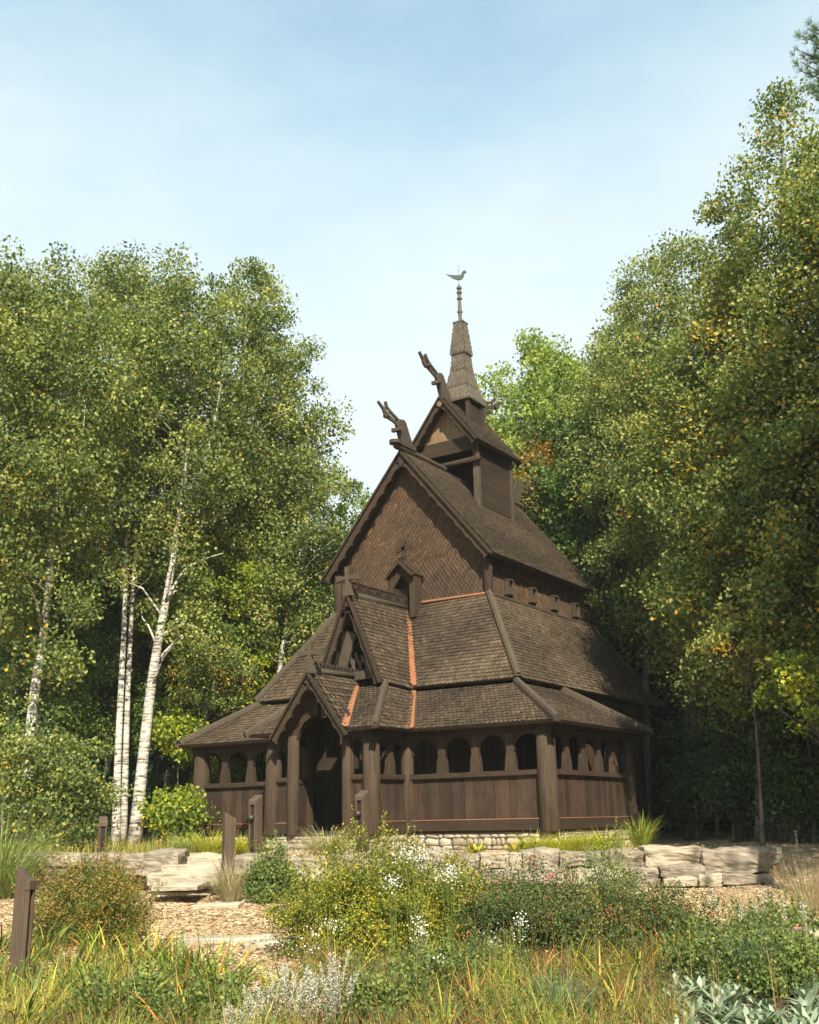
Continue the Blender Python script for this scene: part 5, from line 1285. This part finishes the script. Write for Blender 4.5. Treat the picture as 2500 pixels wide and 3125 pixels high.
# its long thin shoots
def wand(label, pts, d, size, lm, seed, name='tall_shoot', cat='plant', tone=(.6, .2), dens=90, spread=.03, group=None, r=.006):
    rng = np.random.default_rng(9000+seed); P = spline(P_(pts, d), 20); b = P[0].copy(); b[2] = float(ground_z(b[0], b[1])); 
    root = empty(name, tuple(b), label, cat, group)
    MB().tube([b-b]+[p-b for p in P], [r]*1+list(np.linspace(r, r*.3, 20)), 5).build('stem', B_GREY, root)
    Ltot = np.linalg.norm(P[-1]-P[0]); n = int(Ltot*dens); s = rng.uniform(0, 1, n)**.8*19; i = np.minimum(s.astype(int), 18); f = (s-i)[:, None]
    Q = P[i]*(1-f)+P[i+1]*f-b+rng.normal(0, spread, (n, 3)); V = leaves(Q, size, rng, .6, 0)
    quads_object('leaves', V, 4, np.clip(rng.normal(tone[0], tone[1], n), 0, 1), lm, root); return root
wand('thin arching shoot rising in front of the right porch post', [(800, 1850), (806, 1790), (808, 1740), (810, 1712)], 13.2, .03, L_YELSH, 1)
wand('thin side shoot reaching right in front of the parapet', [(805, 1800), (815, 1770), (830, 1757), (846, 1760)], 13.2, .03, L_YELSH, 2)
wand('shorter thin shoot right of the arching one', [(855, 1850), (858, 1790), (858, 1752)], 13.1, .03, L_YELSH, 3)
wand('thin shoot over the right shoulder of the big shrub', [(900, 1850), (925, 1800), (945, 1785)], 13.0, .028, L_YELSH, 4)
shrub('orange tinged berry shrub left of the mulch path', 205, 14.6, .66, .82, 330, 120, .029, L_ORSH, 2, tone=(.60, .24), shoots=170, shoot_len=.42, berries=(M_OBERRY, 5, 60, .007))
shrub('dark leaved shrub with red berry clusters right of the big yellow green shrub', 1085, 12.9, 1.05, .80, 460, 140, .026, L_REDSH, 3, tone=(.45, .2), shoots=70, shoot_len=.22, berries=(M_BERRY, 7, 40, .008))
shrub('spreading dark shrub with orange red berries, the right one of the two', 1330, 12.6, .98, .58, 360, 130, .026, L_REDSH, 4, tone=(.5, .2), shoots=60, shoot_len=.20, berries=(M_BERRY, 7, 30, .008))
shrub('upright light green shoot cluster standing against the retaining wall', 1285, 13.6, .38, .95, 80, 70, .028, L_GREEN, 5, tone=(.65, .15), shoots=30, shoot_len=.25)
shrub('blue green bushy perennial left of the big shrub by the steps', 578, 19.3, .36, .72, 110, 110, .045, L_GREEN, 6, tone=(.55, .15), shoots=30, shoot_len=.2, cat='plant', name='perennial')
for k, (px, d, rx, rz, lab) in enumerate([(1480, 10.6, .45, .42, 'leafy green perennial clump, leftmost of three at the lower right'), (1580, 10.2, .5, .46, 'leafy green perennial clump, middle of three at the lower right'), (1680, 10.3, .5, .50, 'leafy green perennial clump at the lower right picture edge'),
        (790, 9.3, .30, .38, 'small leaved green perennial right of the silver plumes'), (480, 9.0, .32, .34, 'green perennial left of the silver plumes'), (1560, 12.4, .5, .36, 'low olive perennial below the retaining wall end'), (1640, 12.8, .4, .42, 'low green perennial under the white flower spikes'),
        (950, 10.9, .5, .34, 'loose green perennial under the dark berry shrub'), (300, 9.6, .35, .32, 'leafy green weed among the daylilies')]):
    shrub(lab, px, d, rx, rz*.85, 80, 60, .036, L_GREEN, 20+k, tone=(.52, .22), shoots=60, shoot_len=.26, cat='plant', name='perennial', yellow=.02)
# white asters
def aster(label, px, py, d, rx, rz, n, seed, group=None):
    rng = np.random.default_rng(500+seed); c = sight(px, py, d); b = np.array([c[0], c[1], float(ground_z(c[0], c[1]))]); root = empty('white_aster', tuple(b), label, 'flower', group)
    mb = MB(); C = []
    for i in range(max(4, n//14)):
        q = c-b+rng.normal(0, 1, 3)*np.array([rx, rx, rz])*.5; mb.tube([(rng.normal(0, .05), rng.normal(0, .05), 0), tuple(q*.6), tuple(q)], [.004, .003, .002], 4); C.append(q)
    C = np.array(C); ii = rng.integers(0, len(C), n); P = C[ii]+rng.normal(0, .045, (n, 3))
    mb.build('stems', G_MEADOW, root)
    V = []
    for p in P:
        nn = rng.normal(size=3)+np.array([.2, -.6, .5]); nn /= np.linalg.norm(nn); a = np.cross(nn, [0, 0, 1]); a /= np.linalg.norm(a); bb = np.cross(nn, a); r = rng.uniform(.005, .010)
        V += [p+a*r*math.cos(t_)+bb*r*math.sin(t_) for t_ in (0, .785, 1.57, 2.356, 3.14, 3.927, 4.71, 5.5)]
    tag(quads_object('flowers', np.array(V), 8, rng.uniform(0, 1, n), M_WHITE, root), kind='stuff')
    Q = C[rng.integers(0, len(C), n)]*rng.uniform(.4, 1, n)[:, None]+rng.normal(0, .05, (n, 3)); quads_object('leaves', leaves(Q, .03, rng, .3, 0), 4, rng.uniform(.2, .8, n), L_GREEN, root)
for k, a in enumerate([('bright white aster cluster on top of the big shrub', 878, 1798, 11.9, .14, .12, 240), ('white aster spray at the right shoulder of the big shrub', 948, 1835, 12.2, .09, .09, 160), ('white aster spray low on the left face of the big shrub', 700, 1945, 11.6, .2, .12, 70),
        ('small white aster spray in the middle of the big shrub', 828, 1850, 12.0, .06, .12, 110), ('white aster between the two dark foreground shrubs', 885, 1965, 11.6, .08, .14, 110), ('white aster tips under the dark berry shrub', 1042, 1990, 11, .07, .1, 70), ('slender white aster in front of the red berry clusters', 1094, 1955, 11.5, .04, .14, 80),
        ('scattered white asters at the path edge', 640, 1985, 10.9, .22, .1, 60), ('white aster spray among dry stems below the big shrub', 905, 2025, 10.6, .12, .06, 45)]): aster(*a, k)
def spike(label, px, py, d, h, seed, group='white flower spikes at the right'):
    rng = np.random.default_rng(700+seed); c = sight(px, py, d); b = np.array([c[0], c[1], float(ground_z(c[0], c[1]))]); H = c[2]-b[2]
    root = empty('flower_spike', tuple(b), label, 'flower', group); MB().tube([(0, 0, 0), (.02, 0, H*.6), (.0, .02, H)], [.005, .004, .002], 5).build('stem', G_BLOND, root)
    n = 240; z = rng.uniform(H-h, H, n); P = np.stack([rng.normal(0, .014, n), rng.normal(0, .014, n), z], 1); quads_object('florets', leaves(P, .018, rng, .8, 0), 4, rng.uniform(0, 1, n), L_ARTE, root)
for k, (px, py, d, h, lab) in enumerate([(1675, 1748, 21.5, .35, 'lone pale flower spike on the shaded bank at right'), (1610, 1870, 13, .30, 'tallest of the white flower spikes below the retaining wall end'), (1590, 1900, 12.6, .28, 'white flower spike left of the tallest one'), (1648, 1895, 12.5, .3, 'white flower spike right of the tallest one'),
        (1560, 1905, 12.4, .25, 'leftmost white flower spike'), (1500, 1870, 13.2, .3, 'faint white spike between wall and perennials'), (1690, 1900, 12.2, .28, 'white spike nearest the right picture edge')]): spike(lab, px, py, d, h, k)
# pink coneflower
c = sight(1680, 1952, 11.6); g_ = float(ground_z(c[0], c[1])); cf = empty('coneflower', (c[0], c[1], g_), 'single pink coneflower with drooping petals at the right', 'flower'); H = c[2]-g_
MB().tube([(0, 0, 0), (.01, 0, H)], [.006, .005], 6).build('stem', L_GREEN, cf)
MB().ball((0, 0, H+.01), .024, 10, 7, sc=(1, 1, .8)).build('cone', M_OBERRY, cf)
az = np.linspace(0, 6.28, 15)[:-1]; V, tn = blades(np.stack([np.cos(az)*.015, np.sin(az)*.015, az*0+H], 1), az*0+.065, az*0+.016, az, az*0+1.5, az*0+1.1, az*0+.5, 3); quads_object('petals', V, 4, tn, M_PINK, cf)
# daylily clumps
DL = 'daylily clumps in the foreground planting'
pos = [(15, 2010), (60, 2065), (110, 2025), (165, 2080), (225, 2030), (285, 2050), (330, 2035), (385, 2065), (430, 2075), (40, 2130), (130, 2140), (215, 2125), (310, 2120), (395, 2110), (480, 2105), (-20, 2080),
       (880, 2070), (960, 2100), (1040, 2060), (1110, 2090), (1190, 2060), (1260, 2100), (1330, 2060), (1000, 2150), (1140, 2150), (1290, 2160), (860, 2150), (1400, 2040), (720, 2080), (600, 2100), (250, 2180), (70, 2200), (400, 2190), (560, 2170), (930, 2200), (1070, 2210), (1220, 2220)]
for k, (px, py) in enumerate(pos):
    d = dist_of(px, py)
    sidew = 'left' if px < 500 else 'centre' if px < 840 else 'right of centre'
    tuft('daylily', f'clump of arching yellow green strap leaves in the foreground, {sidew}', 'plant', px, py, .56 if px < 500 else .46, 95, .26, .021 if px < 500 else .016, G_STRAP, 100+k, lean=(.1, .8), curl=(.5, 2.3), tone=(.55 if px < 500 else .68, .30), group=DL+', '+sidew, d=d, segs=6)
tuft('blue_grass', 'spiky blue green grass clump at the lower right, above the silver leaves', 'grass', 1600, 2095, .50, 260, .2, .012, G_BLUE, 201, lean=(.05, .7), curl=(.1, .5), segs=4)
tuft('blue_grass', 'spiky blue green grass clump at the bottom edge left of the silver leaves', 'grass', 1190, 2170, .42, 260, .2, .011, G_BLUE, 202, lean=(.05, .7), curl=(.1, .6), segs=4)
tuft('dry_grass', 'airy straw coloured grass on the bank at the right', 'grass', 1690, 0, .75, 500, .4, .005, G_BLOND, 203, lean=(.05, .5), curl=(.1, .7), d=16.0)
tuft('dry_grass', 'airy straw coloured grass below the end of the retaining wall', 'grass', 1560, 0, .55, 450, .4, .005, G_BLOND, 204, lean=(.05, .5), curl=(.1, .7), d=14.5)
# silver plumes (artemisia)
for k, (px, py, d, H, lab) in enumerate([(545, 2085, 8.6, .5, 'leftmost silver plume plant at the bottom edge'), (600, 2050, 8.8, .55, 'silver plume plant second from the left'), (650, 2030, 9.0, .6, 'silver plume plant in the middle of the bottom group'), (700, 2020, 9.1, .62, 'tallest silver plume plant, right one of the bottom group'), (500, 2120, 8.3, .4, 'low silver plume plant nearest the bottom edge')]):
    rng = np.random.default_rng(800+k); c = sight(px, py, d); b = np.array([c[0], c[1], float(ground_z(c[0], c[1]))]); H = c[2]-b[2]+.03
    root = empty('silver_artemisia', tuple(b), lab, 'plant', 'silver plume plants at the bottom edge'); mb = MB(); Q = []
    for i in range(16):
        az = rng.uniform(0, 6.28); ln = H*rng.uniform(.7, 1.1); le = rng.uniform(.0, .5); e = np.array([math.cos(az)*math.sin(le), math.sin(az)*math.sin(le), math.cos(le)])*ln
        mb.tube([(0, 0, 0), tuple(e*.5), tuple(e)], [.004, .003, .002], 4); n = 240; s = rng.uniform(.35, 1.02, n)
        Q.append(e*s[:, None]+rng.normal(0, 1, (n, 3))*(.03*(1.15-s))[:, None])
    Q = np.concatenate(Q); mb.build('stems', L_ARTE, root); quads_object('plumes', leaves(Q, .013, rng, .7, 0), 4, rng.uniform(0, 1, len(Q)), L_ARTE, root)
# lamb's ears
LE = 'silvery woolly leaved rosettes at the lower right'
rngl = np.random.default_rng(31); spots_l = []
for i in range(120):
    px = rngl.uniform(1385, 1790); py = rngl.uniform(2120, 2215)-(px-1385)*.02
    spots_l.append((px, py))
first = None
for k, (px, py) in enumerate(spots_l):
    dl_ = 7.8+3.0*((k*.618) % 1); p = sight(px, 1750, dl_); z = float(ground_z(p[0], p[1]))+.02
    if k < 4:
        rng = np.random.default_rng(900+k); n = 20; az = rng.uniform(0, 6.28, n); P = np.stack([np.cos(az)*.02, np.sin(az)*.02, rng.uniform(0, .07, n)], 1)
        V, tn = blades(P, rng.uniform(.10, .17, n), rng.uniform(.045, .065, n), az, rng.uniform(.3, 1.25, n), rng.uniform(.1, .9, n), np.clip(rng.normal(.5, .2, n), 0, 1), 6)
        o = quads_object('lambs_ear', V, 4, tn, L_SILV, loc=(p[0], p[1], z)); first = (first or [])+[o]
    else:
        o = first[k % 4].copy(); COL.objects.link(o); o.location = (p[0], p[1], z)
    o.rotation_euler = (0, 0, k*2.4); s_ = rngl.uniform(.8, 1.25); o.scale = (s_,)*3
    tag(o, 'woolly silver green rosette in the carpet at the lower right corner', 'plant', LE)

# dark sheet added under the meadow to deepen the gaps between plants
gd = np.linspace(5.5, 12.4, 60); gq = np.linspace(-.5, .5, 60); DD2, QQ2 = np.meshgrid(gd, gq, indexing='ij'); pxx = QQ2*3310/1.449+862
lim2 = np.where(pxx < 330, 11.9, np.where(pxx < 640, 9.6, 12.4)); DD2 = np.minimum(DD2, lim2); QQ2 = QQ2*DD2
sx_ = CAM[0]+FH[0]*DD2+RH[0]*QQ2; sy2 = CAM[1]+FH[1]*DD2+RH[1]*QQ2; sz = ground_z(sx_, sy2)+.012
ix_ = np.arange(3600).reshape(60, 60); fs_ = np.stack([ix_[:-1, :-1].ravel(), ix_[:-1, 1:].ravel(), ix_[1:, 1:].ravel(), ix_[1:, :-1].ravel()], 1)[:, ::-1]
me = bpy.data.meshes.new('dark_base_sheet'); me.from_pydata(np.stack([sx_.ravel(), sy2.ravel(), sz.ravel()], 1).tolist(), [], fs_.tolist()); me.materials.append(surf('dark_base', [(.2, (.025, .018, .012)), (.8, (.10, .07, .045))], nscale=14, tmix=0, bump=.8))
so_ = bpy.data.objects.new('dark_base_sheet', me); COL.objects.link(so_); tag(so_, kind='structure')

# meadow ground cover between the clumps
rngm = np.random.default_rng(41); n = 46000
d = rngm.uniform(6.8, 12.8, n); q = rngm.uniform(-.46, .46, n)*d
x = CAM[0]+FH[0]*d+RH[0]*q; y = CAM[1]+FH[1]*d+RH[1]*q
px_ = q/d*3310/1.449+862
lim = np.where(px_ < 330, 12.1, np.where(px_ < 640, 9.7, 12.6))+.25*np.sin(px_*.03)
keep = (d < lim) & ~((px_ > 1375) & (d < 10.9) & (d > 7.0))
x, y, d, px_ = x[keep], y[keep], d[keep], px_[keep]; n = len(x)
fld = np.sin(x*2.3+1)*np.cos(y*1.9)+.6*np.sin(x*5.1+y*3.7)+.4*np.sin(y*9.1-x*4)
tone = np.clip(.36+.24*fld+rngm.normal(0, .2, n), 0, 1)
tone = np.where(px_ < 430, tone+.18, tone)
Ln = rngm.uniform(.12, .44, n)*(1+.25*fld)*np.where(d > lim[keep]-.6, .6, 1)
P = np.stack([x, y, ground_z(x, y)-.01], 1)
V, tn = blades(P, Ln, rngm.uniform(.003, .0095, n), rngm.uniform(0, 6.28, n), rngm.uniform(0, .5, n), rngm.uniform(0, 1.2, n), np.clip(tone, 0, 1), 3, rngm.uniform(-1.5, 1.5, n))
tag(quads_object('meadow_grass', V, 4, tn, G_MEADOW), kind='stuff', label='mixed meadow stems and blades covering the foreground')
n2_ = 34000; i_ = rngm.integers(0, n, n2_); Q = P[i_]+np.stack([rngm.normal(0, .03, n2_), rngm.normal(0, .03, n2_), Ln[i_]*rngm.uniform(.1, .95, n2_)], 1)
tag(quads_object('ground_cover', leaves(Q, .034, rngm, .5, 0), 4, np.clip(rngm.normal(.30, .25, n2_), 0, 1), L_GREEN), kind='stuff', label='small leafy ground cover among the meadow stems')
# dead flower stalks
n3 = 520; d = rngm.uniform(8.0, 12.3, n3); q = rngm.uniform(-.42, .42, n3)*d; x = CAM[0]+FH[0]*d+RH[0]*q; y = CAM[1]+FH[1]*d+RH[1]*q
V, tn = blades(np.stack([x, y, ground_z(x, y)], 1), rngm.uniform(.4, .72, n3), np.full(n3, .005), rngm.uniform(0, 6.28, n3), rngm.uniform(0, .2, n3), rngm.uniform(0, .3, n3), np.clip(rngm.normal(.25, .1, n3), 0, .45), 3)
tag(quads_object('dry_stalks', V, 4, tn, G_MEADOW), kind='stuff', label='thin brown dry stalks standing above the meadow')
# wood chips lying on the mulch
n4 = 70000; d = rngm.uniform(10.5, 27, n4)**1.0; q = rngm.uniform(-.42, .42, n4)*d; x = CAM[0]+FH[0]*d+RH[0]*q; y = CAM[1]+FH[1]*d+RH[1]*q
z = ground_z(x, y); ok = ~((x > -5.8) & (x < 5.8) & (y > -2.1) & (y < 6)); x, y, z = x[ok], y[ok], z[ok]; n4 = len(x)
a_ = rngm.normal(size=(n4, 3)); a_[:, 2] *= .14; a_ /= np.linalg.norm(a_, axis=1, keepdims=True); b_ = np.cross(a_, np.stack([rngm.normal(0, .4, n4), rngm.normal(0, .4, n4), np.ones(n4)], 1)); b_ /= np.linalg.norm(b_, axis=1, keepdims=True)
l_ = rngm.uniform(.02, .055, n4)[:, None]; w_ = rngm.uniform(.005, .013, n4)[:, None]; P = np.stack([x, y, z+rngm.uniform(.004, .02, n4)], 1)
V = np.stack([P-a_*l_-b_*w_, P+a_*l_-b_*w_*.7, P+a_*l_*.9+b_*w_, P-a_*l_+b_*w_], 1).reshape(-1, 3)
tag(quads_object('wood_chips', V, 4, rngm.uniform(0, 1, n4), surf('chip_wood', [(.1, (.24, .15, .08)), (.4, (.42, .285, .165)), (.7, (.56, .40, .24)), (1, (.70, .55, .36))], tmix=.85, bump=0)), kind='stuff', label='straw coloured wood chips scattered over the mulch')
# low weeds on the terrace and at the wood edge
n5 = 30000; d = rngm.uniform(22.5, 34, n5); q = rngm.uniform(-.42, .42, n5)*d; px_ = q/d*3310/1.449+862
x = CAM[0]+FH[0]*d+RH[0]*q; y = CAM[1]+FH[1]*d+RH[1]*q
ok = ((px_ < 370) & (d > 23.2)) | ((px_ > 1390) & (d > 30) & (rngm.uniform(size=n5) < .25)); ok &= ~((x > -5.6) & (x < 5.6) & (y > -2) & (y < 10.5))
x, y = x[ok], y[ok]; n5 = len(x)
V, tn = blades(np.stack([x, y, ground_z(x, y)], 1), rngm.uniform(.12, .5, n5), rngm.uniform(.006, .02, n5), rngm.uniform(0, 6.28, n5), rngm.uniform(0, .6, n5), rngm.uniform(0, 1.2, n5), np.clip(rngm.normal(.6, .18, n5), 0, 1), 3)
tag(quads_object('woodland_weeds', V, 4, tn, G_MEADOW), kind='stuff', label='weeds and low grass along the edge of the wood')

# thin even haze volume, added to lift the dark tones
hz = MB().box(CAM[0]-420, CAM[0]+420, CAM[1]-420, CAM[1]+420, -3.2, 40)
m, t, o = newmat('haze_volume'); pv = t.nodes.new('ShaderNodeVolumePrincipled'); pv.inputs['Density'].default_value = .00035; pv.inputs['Color'].default_value = (.93, .95, .97, 1); pv.inputs['Anisotropy'].default_value = 0
t.links.new(pv.outputs[0], o.inputs['Volume'])
tag(hz.build('haze', m), kind='stuff')
